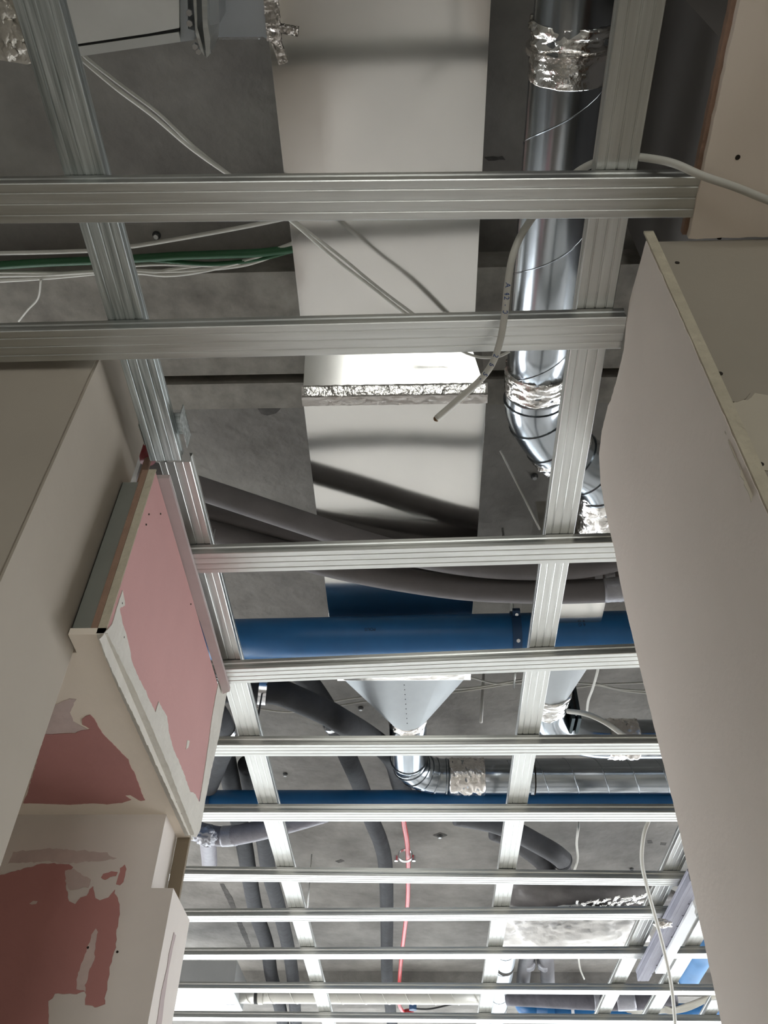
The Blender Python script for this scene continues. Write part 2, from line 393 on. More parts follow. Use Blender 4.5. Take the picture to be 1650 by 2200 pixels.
p, q = line_y((418, 1150), (698, 2173), HL, yA+0.004, 8.2); channel(p, q, 'left long channel continuing past the pink board towards the far end', galv_worn if False else galv, G2, segs=20)
p, q = line_y((1381, 0), (1042, 2175), HL, -0.15, 8.2); channel(p, q, 'long channel right of the rectangular duct, in front of the spiral duct', galv, G2, segs=24)
p, q = line_y((1446, 1865), (1329, 2112), HL, 1.9, 8.2); channel(p, q, 'long channel passing right of the white wrapped bundle', galv, G2, segs=16)
p, q = line_y((1471, 2060), (1402, 2178), HL, 3.2, 8.2); channel(p, q, 'long channel at the lower right just right of the tilted stud', galv, G2, segs=10)
p, q = line_y((1526, 2179), (1560, 2120), HL, 4.3, 8.2); channel(p, q, 'rightmost long channel, only a corner showing beside the right board', galv, G2, segs=10)
# connector lugs at the joint of the left channel
p = az(379, 925, HL); e = empty('channel_connector', az(357, 930, HL+0.03), 'small folded steel connector clipped over the joint of the left long channel', 'connector')
a = az(381, 892, HL+0.002); b = az(386, 958, HL+0.002); sx = a.x+0.004
bm = bmesh.new(); box(bm, sx, sx+0.0015, a.y, b.y, ZT+HL-0.004, ZT+HL+0.034); link_mesh('side_plate', bm, galv_worn, e)
a = az(301, 912, HL); b = az(311, 957, HL); sx2 = a.x-0.004
bm = bmesh.new(); box(bm, sx2, sx2+0.0015, a.y, b.y, ZT+HL+0.0, ZT+HL+0.034); link_mesh('side_plate', bm, galv, e)
bm = bmesh.new(); box(bm, sx2, sx+0.0015, a.y, b.y, ZT+HL+0.032, ZT+HL+0.034); link_mesh('bridge', bm, galv_worn, e)

# ================================================================== CEILING BOARD (right top)
e = empty('ceiling_board', (0.42, 0.0, ZT+GH), 'beige ceiling board at the top right with one screw hole', 'plasterboard')
pa, pb = az(1590, 0, GH-0.004), az(1484, 495, GH-0.004)
P = [az(1590, 0, GH-0.004)+(pa-pb)*0.8, V((1.4, pa.y-0.5, ZT+GH-0.004)), V((1.4, 0.60, ZT+GH-0.004)), V((pb.x, 0.60, ZT+GH-0.004))]
bo = prism('board_sheet', board_c, P, V((0,0,0.0125)), e, jag=0.0012, step=0.012)
P2 = [p+V((-0.006 if p.x < 1 else 0, 0, 0.013)) for p in P]
prism('backing_sheet', brown_edge, P2, V((0,0,0.0125)), e, jag=0.001, step=0.012)
def hole_disc(px, py, kind, val, r, parent, nrm):
    c = {'z': az, 'x': ax, 'y': ay}[kind](px, py, val)
    bm = bmesh.new(); up = V((0,0,1)) if abs(nrm.z) < 0.9 else V((0,1,0))
    a = (up-nrm*up.dot(nrm)).normalized(); b = nrm.cross(a)
    vs_ = [bm.verts.new(c+nrm*0.0009+(a*math.cos(i*0.6283)+b*math.sin(i*0.6283))*r*(1+0.25*noise.noise(V((i*1.7, px, py))))) for i in range(10)]
    v2 = [bm.verts.new(v.co-nrm*0.0014) for v in vs_]
    bm.faces.new(vs_); bm.faces.new(list(reversed(v2)))
    for i in range(10): bm.faces.new((vs_[i], vs_[(i+1)%10], v2[(i+1)%10], v2[i]))
    return link_mesh('screw_hole', bm, hole, parent)
hole_disc(1585, 338, 'z', GH-0.004, 0.0035, e, V((0,0,-1)))

# ================================================================== RIGHT WALL BOARD (narrow facing board)
XR = 0.35
outl = [(1390,505),(1376,560),(1352,648),(1346,690),(1340,752),(1325,815),(1312,860),(1306,872),(1293,925),(1287,975),(1290,1035),(1298,1085),(1310,1140),(1320,1180),(1330,1240),(1345,1310),(1362,1380),(1383,1470),(1405,1560),(1430,1660),(1452,1750),(1480,1875),(1512,2020),(1552,2210),(1600,2420)]
P = [ax(x, y, XR) for x, y in outl]
P = [V((p.x, max(p.y, 0.5945), p.z)) for p in P]
bot = P[-1]
P += [V((XR, bot.y+0.0, 0.0)), V((XR, 0.594, 0.0)), V((XR, 0.594, ax(1640,1150,XR).z)), V((XR, 0.594, ax(1520,840,XR).z)), V((XR, 0.5935, ax(1440,660,XR).z))]
rb = prism('wall_board', board, P, V((0.0135,0,0)), None, jag=0.0016, step=0.010)
tag(rb, 'tall pale lilac grey board with ragged edges standing at the right', 'plasterboard')
# cut edge strip as a real layer of exposed gypsum on the near narrow side
bm = bmesh.new(); box(bm, XR+0.0008, XR+0.0150, 0.5905, 0.5938, 0.0, ZT+1.195)
link_mesh('cut_edge', bm, board_edge, rb)['label'] = 'yellowish rough cut gypsum edge'
# screw holes and plaster on the taupe face (y = 0.605)
YT = 0.605
for px, py in ((1545,512),(1455,565),(1547,803)): hole_disc(px, py, 'y', YT, 0.0034, wrt, V((0,-1,0)))
P = [ay(x, y, YT) for x, y in ((1550,868),(1562,880),(1580,858),(1605,862),(1620,848),(1650,850),(1720,846),(1760,900),(1760,1080),(1680,1020),(1640,1010),(1610,1080),(1590,1010),(1570,960),(1556,930))]
prism('joint_filler', mat('filler_cream', (0.50,0.455,0.365,1), 0.9, 0, 0.04, 6, bump=0.1, bscale=40), P, V((0,-0.0012,0)), wrt, jag=0.003, step=0.008)
hole_disc(1634, 998, 'y', YT-0.0012, 0.0034, wrt, V((0,-1,0)))
P = [ay(x, y, YT) for x, y in ((1588,953),(1598,955),(1607,985),(1616,1015),(1640,1068),(1670,1130),(1700,1200),(1688,1200),(1655,1130),(1626,1070),(1606,1018),(1598,990))]
prism('open_crack', hole, P, V((0,-0.0018,0)), wrt, jag=0.0015, step=0.006)
# small grey smudges where filler is thin
P = [ay(x, y, YT) for x, y in ((1562,862),(1590,850),(1612,846),(1600,860),(1580,866))]
prism('joint_filler', board_t, P, V((0,-0.0016,0)), wrt, jag=0.002, step=0.006)

# ================================================================== PINK BULKHEAD (left)
XB = -0.475; hB = 0.80
bk = empty('plasterboard_bulkhead', (XB, 1.04, ZT+hB), 'boxed pink plasterboard bulkhead with white filler edges, hanging at the left', 'bulkhead')
yN = 1.04; yE = 1.752
# front board (pink) whose near edge is beige
bm = bmesh.new(); box(bm, XB-0.0125, XB, yN, yE, ZT+hB+0.004, ZT+GH-0.012); fb = link_mesh('face_board', bm, pink, bk); fb['label'] = 'pink face board'
bm = bmesh.new(); box(bm, XB-0.0145, XB-0.0003, yN-0.002, yN, ZT+hB+0.002, ZT+GH-0.004); link_mesh('face_board_edge', bm, board_edge, bk)
bm = bmesh.new(); box(bm, XB-0.0265, XB-0.0155, yN-0.001, yE, ZT+hB+0.012, ZT+GH-0.004); link_mesh('inner_board', bm, brown_edge, bk)
# metal stud at near end
bm = bmesh.new()
box(bm, -0.533, XB-0.0275, yN+0.002, yN+0.0035, ZT+hB+0.016, ZT+GH-0.035)
box(bm, XB-0.0282, XB-0.0272, yN+0.002, yN+0.036, ZT+hB+0.016, ZT+GH-0.035)
box(bm, -0.533, -0.532, yN+0.002, yN+0.036, ZT+hB+0.016, ZT+GH-0.035)
link_mesh('metal_stud', bm, mat('stud_grey', (0.30,0.31,0.28,1), 0.5, 0.6, 0.06, 8), bk)
# top strip
pr = [az(365, 1020, GH), az(495, 1478, GH)]; pl = [az(334, 1020, GH), az(480, 1484, GH)]
prism('edge_strip', strip_m, [pr[0], pr[1], pl[1], pl[0]], V((0,0,-0.010)), bk)
# soffit board: plaster skin with dark pink exposed areas
bm = bmesh.new(); box(bm, -1.9, XB-0.0005, 1.085, 1.636, ZT+hB, ZT+hB+0.0125); box(bm, -0.533, XB-0.0005, yN-0.002, 1.085, ZT+hB, ZT+hB+0.0125); box(bm, -0.507, XB-0.0005, 1.636, yE, ZT+hB, ZT+hB+0.0125)
so = link_mesh('soffit_board', bm, mat('soffit_cream', (0.85,0.76,0.65,1), 0.88, 0, 0.05, 3, bump=0.08, bscale=40), bk); so['label'] = 'cream plastered underside board'
bm = bmesh.new(); box(bm, -0.505, XB-0.003, yE-0.011, yE, ZT+0.655, ZT+hB-0.0005); link_mesh('end_board', bm, brown, bk)['label'] = 'brown unpainted board at the far end'
# corner bead along the lower edge
def jagline(a, b, n, amp):
    return [a.lerp(b, i/n)+V((0, noise.noise(V((i*0.9, a.x*9, 1)))*amp, noise.noise(V((i*1.3, a.z*7, 5)))*amp)) for i in range(n+1)]
tube('corner_bead', skim, jagline(V((XB+0.0005, yN, ZT+hB+0.001)), V((XB+0.0005, yE, ZT+hB+0.001)), 40, 0.0012), 0.0022, bk, n=8, k=2)
# perforated mesh flange on the soffit side of the bead (row of small holes)
P = [az(x, y, hB) for x, y in ((207,1362),(232,1360),(300,1500),(360,1640),(418,1792),(398,1795),(345,1680),(300,1580),(250,1470))]
fl = prism('bead_flange', skim, P, V((0,0,-0.0014)), bk, jag=0.0012, step=0.008)
for i in range(46):
    t = i/45; x = 226+(395-226)*t; y = 1385+(1765-1385)*t
    x += 2*math.sin(i*2.1); c = az(x, y, hB-0.0015)
    bm = bmesh.new(); rr = 0.0019+0.0026*max(0, noise.noise(V((i*0.37, 3, 1)))+0.15)
    bmesh.ops.create_icosphere(bm, subdivisions=1, radius=rr)
    for v in bm.verts: v.co = V((v.co.x*0.7, v.co.y*1.3, v.co.z*0.3))+c
    link_mesh('bead_hole', bm, mat('bead_shadow', (0.22,0.17,0.13,1), 0.9), fl)
# plaster on the pink face (x = XB)
fw = [(262,1268),(268,1300),(256,1308),(262,1340),(272,1370),(285,1430),(298,1460),(312,1485),(322,1510),(333,1530),(340,1508),(358,1540),(362,1575),(372,1610),(385,1640),(395,1665),(408,1702),(418,1705),(424,1716),(428,1724),(432,1700),(438,1660),(447,1600),(455,1540),(462,1500),(470,1460),(486,1470),(488,1480),(470,1580),(452,1660),(440,1720),(430,1780),(420,1800),(404,1794),(380,1742),(340,1655),(290,1545),(250,1465),(228,1415),(212,1372),(240,1340),(252,1300)]
P = [ax(x, y, XB) for x, y in fw]
prism('joint_compound', skim, P, V((0.0012,0,0)), bk, jag=0.0022, step=0.006)['label'] = 'white ragged joint compound'
for px, py in ((345,1104),(320,1105),(314,1127),(262,1296),(410,1298),(266,1369),(466,1461)): hole_disc(px, py, 'x', XB+0.0005, 0.0018, fb, V((1,0,0)))
P = [ax(x, y, XB) for x, y in ((402,1590),(407,1592),(404,1606),(399,1610))]
prism('joint_compound', skim, P, V((0.0008,0,0)), bk)
# dark pink areas on the soffit (z = hB)
sp = [(50,1725),(60,1700),(96,1577),(160,1575),(175,1568),(195,1566),(178,1556),(176,1545),(184,1538),(194,1535),(201,1542),(210,1558),(222,1578),(245,1600),(262,1618),(276,1632),(280,1645),(290,1662),(300,1690),(308,1712),(310,1718),(303,1720),(280,1708),(268,1708),(282,1718),(262,1724),(230,1727),(200,1725),(150,1728),(100,1726)]
P = [az(x, y, hB) for x, y in sp]
prism('exposed_board', pinkd, P, V((0,0,-0.0010)), bk, jag=0.0016, step=0.006)['label'] = 'bare dark pink board'
sm = [(98,1577),(115,1515),(150,1500),(165,1502),(150,1530),(158,1550),(180,1562),(190,1567),(160,1573)]
prism('thin_smear', smear, [az(x, y, hB) for x, y in sm], V((0,0,-0.0006)), bk, jag=0.002, step=0.006)
# dark pink areas on the wall below (y = 1.636)
wp = [(-60,1890),(-20,1885),(10,1878),(45,1870),(80,1858),(110,1856),(150,1858),(158,1862),(145,1880),(140,1905),(150,1935),(160,1943),(172,1930),(185,1925),(200,1905),(205,1930),(215,1935),(235,1928),(245,1912),(255,1935),(258,1950),(252,1990),(250,2020),(240,2060),(232,2110),(225,2160),(212,2163),(182,2160),(186,2138),(180,2130),(150,2136),(118,2135),(105,2150),(104,2260),(-60,2260)]
P = [ay(x, y, 1.636) for x, y in wp]
prism('exposed_board', pinkd, P, V((0,-0.0012,0)), wr, jag=0.0028, step=0.006)['label'] = 'bare dark pink board'
for blob in ([(218,1886),(222,1878),(240,1873),(252,1874),(250,1882),(236,1884),(226,1892)], [(258,1866),(268,1858),(272,1868),(265,1895),(258,1902),(250,1900),(256,1880)]):
    prism('exposed_board', pinkd, [ay(x, y, 1.636) for x, y in blob], V((0,-0.0012,0)), wr, jag=0.0018, step=0.005)
for blob in ([(198,2010),(208,1995),(212,2000),(205,2030),(200,2070),(190,2090),(182,2130),(165,2125),(168,2090),(185,2050)], [(140,1870),(160,1866),(172,1880),(196,1890),(192,1905),(165,1912),(150,1912),(141,1900)]):
    prism('thin_smear', smear, [ay(x, y, 1.636) for x, y in blob], V((0,-0.0018,0)), wr, jag=0.0035, step=0.005)
prism('thin_smear', smear, [ay(x, y, 1.636) for x, y in ((30,1830),(120,1822),(230,1832),(250,1845),(150,1856),(100,1850),(20,1855))], V((0,-0.0005,0)), wr, jag=0.004, step=0.006)
prism('thin_smear', smear, [ay(x, y, 1.636) for x, y in ((64,1942),(72,1936),(82,1937),(78,1943),(68,1944))], V((0,-0.0020,0)), wr)['label'] = 'tiny dab of plaster'
P = [ax(x, y, -0.463) for x, y in ((373,2003),(377,2010),(370,2040),(362,2080),(352,2150),(342,2240),(330,2240),(346,2130),(358,2080),(362,2050))]
prism('exposed_board', strip_m, P, V((0.0010,0,0)), wr, jag=0.0015, step=0.006)
for px, py in ((189,2036),(252,2045)): hole_disc(px, py, 'y', 1.6345, 0.0022, wr, V((0,-1,0)))
# red socket pipe behind the pier
c0 = az(312, 945, 1.24); c1 = V((c0.x, c0.y, ZT+0.86))
rp = empty('socket_pipe', c1, 'dark red pipe socket glimpsed between the cream wall and the pink board', 'pipe')
yq = 1.145; pA = ay(312, 935, yq); pB = ay(318, 988, yq)
tube('socket', redd, [pA+V((0,0,0.0)), pB], 0.017, rp, n=18, straight=True, k=4)
tube('pipe_body', brown_edge, [pB+V((0,0,0.003)), V((pB.x, pB.y, ZT+hB+0.0135))], 0.008, rp, n=14, straight=True, k=2)

# ================================================================== MAIN RECTANGULAR DUCT
HU, HLw = 1.95, 1.85
L0, L1 = az(600, 280, HU), az(640, 640, HU); R0, R1 = az(1040, 280, HU), az(1022, 660, HU)
wU = 0.5*((R0-L0).x+(R1-L1).x); xU = 0.25*(L0.x+L1.x+R0.x+R1.x)
md = empty('rectangular_duct', (xU, 0.6, ZT+HU), 'large flat galvanised rectangular duct running away under the slab', 'air duct')
yS1 = az(840, 851, HLw).y; yS0 = yS1-0.074
La, Ra = az(645, 856, HLw), az(1041, 856, HLw); Lb, Rb = az(700, 1228, HLw), az(1024, 1228, HLw)
yEnd = az(870, 1452, HLw).y
def duct_sheet(name, x0, x1, y0, y1, h0, h1, m, parent, n=16, wav=0.0022, bev=0.0003):
    """closed sheet box with gently waved faces and folded corners"""
    bm = bmesh.new(); nx, ny = 10, n
    prof = [(x0+bev, h0), (x0, h0+bev*0.7), (x0, h1-bev), (x0+bev, h1), (x1-bev, h1), (x1, h1-bev), (x1, h0+bev*0.7), (x1-bev, h0)]
    full = prof + [(x1-bev+(x0-x1+2*bev)*i/nx, h0) for i in range(1, nx)]
    rows = []
    for k in range(ny+1):
        y = y0+(y1-y0)*k/ny; r = []
        for (x, h) in full:
            d = wav*noise.noise(V((x*4, y*2.2, 1.7))) if abs(h-h0) < 1e-6 and x0+bev*1.5 < x < x1-bev*1.5 else 0
            r.append(bm.verts.new(V((x, y, ZT+h+d))))
        rows.append(r)
    N_ = len(full)
    for k in range(ny):
        for i in range(N_): bm.faces.new((rows[k][i], rows[k][(i+1)%N_], rows[k+1][(i+1)%N_], rows[k+1][i]))
    bm.faces.new(rows[0]); bm.faces.new(list(reversed(rows[-1])))
    o = link_mesh(name, bm, m, parent); smooth_angle(o, 25); return o
xl, xr = xU-wU/2, xU+wU/2
duct_sheet('near_section', xl, xr, -1.2, yS0, HU, HU+0.24, duct, md, n=26)
xl2, xr2 = 0.5*(La.x+Lb.x), 0.5*(Ra.x+Rb.x)
duct_sheet('far_section', xl2, xr2, yS1, yEnd, HLw, HLw+0.24, duct, md, n=22)
bm = bmesh.new()
hexa(bm, [V((xl+0.002,yS0,ZT+HU)), V((xr-0.002,yS0,ZT+HU)), V((xr2,yS1,ZT+HLw)), V((xl2,yS1,ZT+HLw)),
          V((xl+0.002,yS0,ZT+HU+0.22)), V((xr-0.002,yS0,ZT+HU+0.22)), V((xr2,yS1,ZT+HU+0.18)), V((xl2,yS1,ZT+HU+0.18))])
link_mesh('sloped_step', bm, duct, md)['label'] = 'bright sloping step sheet'
# foil tape along the joint
def foil_strip(name, a, b, wdir, nrm, wdt, parent, m=foil2, n=60, amp=0.0035):
    bm = bmesh.new(); rows = []
    for i in range(n+1):
        p = a.lerp(b, i/n); r = []
        for j in range(6):
            q = p + wdir*wdt*(j/5.0+0.06*noise.noise(V((i*0.5, 3, j == 5 and 4 or 1)))) + nrm*(0.0012+amp*abs(noise.noise(V((i*0.33, j*0.8, a.y*3)))))
            r.append(bm.verts.new(q))
        rows.append(r)
    for i in range(n):
        for j in range(5): bm.faces.new((rows[i][j], rows[i][j+1], rows[i+1][j+1], rows[i+1][j]))
    bmesh.ops.solidify(bm, geom=bm.faces[:], thickness=0.0006)
    return link_mesh(name, bm, m, parent, smooth=True)
sl = (V((0, yS1-yS0, HLw-HU))).normalized()
foil_strip('foil_tape', V((xl2-0.003, yS1-0.002, ZT+HLw)), V((xr2+0.003, yS1-0.002, ZT+HLw)), V((0,1,0)), V((0,0,-1)), 0.030, md)
foil_strip('foil_tape', V((xl2-0.003, yS1, ZT+HLw-0.001)), V((xr2+0.003, yS1, ZT+HLw-0.001)), -sl, V((0,-0.7,-0.7)), 0.034, md, m=foil, amp=0.0012)
# reducer
fl0, fl1 = az(728, 1466, HLw), az(1008, 1468, HLw)
cb = az(876, 1568, HLw+0.01); rr = 0.085
yR0 = yEnd+0.002
def reducer(parent, xc, hw, y0, y1, cx, h0, h1, r, m):
    bm = bmesh.new(); n = 32; rect = []; circ = []; zc = ZT+(h0+r+0.005)
    for i in range(n):
        th = 2*math.pi*(i+0.5)/n; c, s = math.cos(th), math.sin(th)
        k = max(abs(c), abs(s)); rect.append(bm.verts.new(V((xc+c/k*hw, y0, ZT+(h0+h1)/2+s/k*(h1-h0)/2))))
        circ.append(bm.verts.new(V((cx+c*r, y1, zc+s*r))))
    for i in range(n): bm.faces.new((rect[i], rect[(i+1)%n], circ[(i+1)%n], circ[i]))
    bm.faces.new(rect); bm.faces.new(list(reversed(circ)))
    o = link_mesh('reducer', bm, m, parent); smooth_angle(o, 35); return V((cx, y1, zc))
hwR = (fl1.x-fl0.x)/2; xcR = (fl0.x+fl1.x)/2
jc = reducer(md, xcR, hwR*0.985, yR0+0.02, cb.y, cb.x, HLw, HLw+0.20, rr, ductm)
bm = bmesh.new(); box(bm, xcR-hwR-0.004, xcR+hwR+0.004, yR0-0.018, yR0+0.022, ZT+HLw-0.004, ZT+HLw+0.24)
bmesh.ops.subdivide_edges(bm, edges=bm.edges[:], cuts=14, use_grid_fill=True)
for v in bm.verts: v.co += V((0, 1, 1))*0.0022*noise.noise(v.co*55)
o = link_mesh('taped_flange', bm, mat('pale_foil', (0.88,0.86,0.82,1), 0.3, 0.85, 0.04, 9, bump=0.5, bscale=30), md, smooth=True); o['label'] = 'pale crumpled foil tape over the flange'
for i in range(9):
    p = az(873, 1472+i*10.5, HLw-0.0); p.z = ZT+HLw+0.0
    # rivets follow the underside seam of the reducer
    t = (p.y-(yR0+0.02))/(cb.y-(yR0+0.02))
    if 0 < t < 1:
        q = V((xcR+(cb.x-xcR)*t, p.y, ZT+HLw+0.005*t+0.0005)); bolt('rivet', q, V((0,0,-1)), 0.0022, 0.0012, md, hole)
# elbow and round run to the right
Hr = HLw+0.005+rr
e1 = jc
pr1, pr2 = az(990, 1668, Hr-0.0), az(1430, 1668, Hr-0.0)
yrun = 0.5*(pr1.y+pr2.y)
rd = empty('round_elbow_duct', e1, 'round duct turning right from the funnel reducer into a long spiral run', 'air duct')
rad = min(0.17, max(0.10, yrun-e1.y-0.04))
arc = [e1, e1+V((0, max(0.01, yrun-rad-e1.y), 0))]
arc = [e1] + [V((e1.x+rad*(1-math.cos(a)), yrun-rad*(1-math.sin(a)), e1.z)) for a in [i*math.pi/2/10 for i in range(0, 11)]]
rr2 = 0.080
segb = lambda s, th: 0.0
tube('elbow', spiral, arc, lambda t: rr2 + (0.0 if t < 1 else 0), rd, n=36, k=3)
for i in (1, 3, 5, 7, 9, 11):
    t = (arc[min(i+1, len(arc)-1)]-arc[i-1]).normalized(); ring('elbow_seam', spiral, arc[i], t, rr2-0.001, 0.006, 0.005, rd)
tube('foil_collar', foil2, [e1-V((0,0.004,0)), e1+V((0,0.045,0))], rr2+0.003, rd, n=40, straight=True, k=14, rf=crumple(0.006, 90))
xe = arc[-1].x
r_end = V((2.2, yrun, e1.z))
tube('spiral_run', spiral, [arc[-1], r_end], rr2, rd, n=36, straight=True, k=8)
helix('spiral_seam', spiral, V((xe+0.28, yrun, e1.z)), r_end, rr2, 0.135, rd, rad=0.0028, phase=1.0)
xf0 = az(965, 1668, Hr).x; xf1 = az(1040, 1668, Hr).x
tube('foil_wrap', foil2, [V((xf0, yrun, e1.z)), V((xf1, yrun, e1.z))], rr2+0.003, rd, n=44, straight=True, k=22, rf=crumple(0.007, 60))
xk = az(1140, 1668, Hr).x; ring('joint_ring', spiral, V((xk, yrun, e1.z)), V((1,0,0)), rr2, 0.014, 0.006, rd); ring('joint_ring', hole, V((xk+0.012, yrun, e1.z)), V((1,0,0)), rr2-0.001, 0.006, 0.003, rd)

# ================================================================== BRANCH DUCT AND BOX AT TOP LEFT
br = empty('branch_duct', az(520, 30, HU+0.02), 'flat branch duct joining the rectangular duct at the top left with crumpled foil corner', 'air duct')
b0, b1 = az(450, 78, HU+0.015), az(597, 78, HU+0.015)
P = [az(455,-160,HU+0.004), az(660,-160,HU+0.004), az(612,100,HU+0.004), az(590,100,HU+0.004), az(582,86,HU+0.004), az(565,79,HU+0.004), az(450,80,HU+0.004)]
P = [V((min(p.x, xl-0.001), p.y, p.z)) for p in P]
prism('branch_body', ductm, P, V((0,0,0.2)), br)
foil_strip('branch_lip', az(470, 80, HU-0.001), az(560, 79, HU-0.001), V((0,1,0)), V((0,0,-1)), 0.004, br, m=zinc, amp=0.0008)
for (a, b, wd) in (((566,-5),(574,88),0.03), ((572,60),(600,140),0.02), ((600,70),(640,78),0.016)):
    A_, B_ = az(a[0], a[1], HU-0.003), az(b[0], b[1], HU-0.003); t = (B_-A_).normalized(); s = V((-t.y, t.x, 0))
    foil_strip('foil_patch', A_, B_, -s if s.x < 0 else s, V((0,0,-1)), wd, br, m=foil2, amp=0.006, n=24)
ib = empty('damper_box', az(260, 40, 1.80), 'light grey sheet metal damper box at the top left, behind the scratched channel', 'damper box')
P = [az(70,-200,1.80), az(384,-200,1.80), az(385,60,1.80), az(320,72,1.80), az(150,97,1.80)]
prism('box_body', mat('box_sheet', (0.55,0.54,0.50,1), 0.45, 0.35, 0.08, 4, bump=0.04, bscale=20), P, V((0,0,0.2)), ib)
P = [az(152,103,1.80), az(384,69,1.80), az(388,90,1.80), az(160,123,1.80)]
prism('edge_flange', mat('flange_sheet', (0.52,0.52,0.49,1), 0.4, 0.5, 0.05, 8), P, V((0,0,0.03)), ib)
P = [az(151,97,1.803), az(385,62,1.803), az(385,69,1.803), az(152,103,1.803)]
prism('flange_gap', dark, P, V((0,0,0.02)), ib)
P = [az(384,-200,1.805), az(400,-200,1.805), az(404,62,1.805), az(418,66,1.805), az(418,86,1.805), az(388,90,1.805)]
prism('corner_piece', ductm, P, V((0,0,0.12)), ib)
cf = empty('clamping_flange', az(430, 60, 1.78), 'upright joining flange with bolts between the grey box and the branch duct', 'duct flange')
P = [az(402,-200,1.79), az(416,-200,1.79), az(424,60,1.79), az(434,95,1.79), az(440,122,1.79), az(432,110,1.79), az(420,72,1.79)]
prism('flange_plate', galv, P, V((0,0,0.10)), cf)
P = [az(424,-200,1.78), az(440,-200,1.78), az(446,50,1.78), az(452,85,1.78), az(450,118,1.78), az(444,124,1.78), az(436,60,1.78)]
prism('flange_plate', galv, P, V((0,0,0.11)), cf)
P = [az(446,-200,1.80), az(462,-200,1.80), az(472,50,1.80), az(450,56,1.80)]
prism('angle_bar', ductm, P, V((0,0,0.08)), cf)
for px, py in ((407,26),(408,49)): bolt('bolt', az(px, py, 1.788), V((0,0,-1)), 0.006, 0.006, cf)
for px, py in ((421,98),(428,108),(449,108)): bolt('bolt', az(px, py, 1.80), V((0,0,-1)), 0.006, 0.010, cf)
# insulated foil bundle at the far top left
def blob(name, m, c, s, parent=None, amp=0.12, f=9, sub=4, rot=0.0):
    bm = bmesh.new(); bmesh.ops.create_icosphere(bm, subdivisions=sub, radius=1.0)
    for v in bm.verts:
        d = v.co.normalized()
        k = 1+amp*(noise.noise(d*2.2+V((c.x, c.y, 0))*3)+0.7*abs(noise.noise(d*f*0.5+c))+0.35*noise.noise(d*f))
        q = V((d.x*s[0], d.y*s[1], d.z*s[2]))*k
        v.co = V((q.x*math.cos(rot)-q.y*math.sin(rot), q.x*math.sin(rot)+q.y*math.cos(rot), q.z))+c
    return link_mesh(name, bm, m, parent, smooth=True)
P = [az(-120,-150,1.9), az(100,-150,1.9), az(110,135,1.9), az(60,138,1.9), az(20,132,1.9), az(-20,125,1.9), az(-120,122,1.9)]
fb2 = prism('insulated_duct', mat('old_foil', (0.40,0.37,0.31,1), 0.42, 0.5, scale=14, col2=(0.52,0.48,0.42,1), bump=1.0, bscale=22), P, V((0,0,0.14)), None, jag=0.006, step=0.02)
tag(fb2, 'wrinkled foil insulated duct end in the top left corner', 'air duct')
for (px, py, r_) in ((10,20,0.012),(18,66,0.016),(30,72,0.012),(20,108,0.010),(44,98,0.008)):
    blob('foil_patch', MATS['old_foil'], az(px, py, 1.897), (r_, r_*1.6, 0.005), fb2, amp=0.9, sub=3)

# ================================================================== SPIRAL DUCT ON THE RIGHT
sp_ = empty('spiral_duct', az(1180, 560, 1.85), 'dark shiny round spiral duct right of the rectangular duct with foil taped joints', 'air duct')
rS = 0.080; HS = 1.80
def lin(a, b, H): return az(a[0], a[1], H), az(b[0], b[1], H)
p0 = az(1228, -60, HS+0.0); p1 = az(1152, 835, HS)
p0 = az(1222, 180, HS)+(az(1222, 180, HS)-p1).normalized()*0.6
tube('straight_run', spiral, [p0, p1], rS, sp_, n=40, straight=True, k=10)
helix('spiral_seam', spiral, p0, p1, rS, 0.30, sp_, rad=0.0018, phase=2.4)
pts = [p1, az(1152, 880, HS), az(1180, 935, HS), az(1232, 985, HS), az(1278, 1015, HS), az(1303, 1055, HS), az(1302, 1085, HS), az(1290, 1160, HS)]
pth = catmull(pts, 6)
bm = bmesh.new(); tube_bm(bm, pth, rS, 40); link_mesh('swan_neck', bm, spiral, sp_, smooth=True)
frm = frames(pth)
for i in (3, 8, 13, 18, 23, 28): ring('elbow_seam', spiral, pth[i], frm[i][0], rS-0.001, 0.006, 0.005, sp_)
dS = (p1-p0).normalized()
def foil_on(a, b, r, amp, f=60, parent=None, m=foil2, nm_='foil_wrap'):
    return tube(nm_, m, [a, b], r, parent, n=48, straight=True, k=24, rf=crumple(amp, f))
def on_line(py):  # point on the straight run axis nearest to pixel row
    best = None
    for i in range(400):
        t = i/399; q = p0.lerp(p1, t); d = (q-V((0,0,CAM_Z))); v = 1100 - F_PX*0
        cx = V((d.dot(R), -d.dot(U), -d.dot(B))); y = 1100+F_PX*cx.y/cx.z
        if best is None or abs(y-py) < best[0]: best = (abs(y-py), q)
    return best[1]
foil_on(on_line(788), on_line(858), rS+0.003, 0.006, 60, sp_, foil)
foil_on(on_line(38), on_line(100), rS+0.003, 0.010, 50, sp_, foil)
foil_on(on_line(106), on_line(165), rS+0.002, 0.003, 40, sp_, foil)
ring('foil_wrap', foil2, on_line(103), dS, rS+0.001, 0.01, 0.010, sp_)
foil_on(pth[14], pth[16], rS+0.004, 0.010, 60, sp_, foil)
foil_on(az(1303, 1040, HS)+V((0,0.0,0)), az(1291, 1150, HS), rS+0.004, 0.010, 50, sp_, mat('bright_foil', (0.9,0.88,0.85,1), 0.22, 1.0, 0.04, 9, bump=0.8, bscale=30))
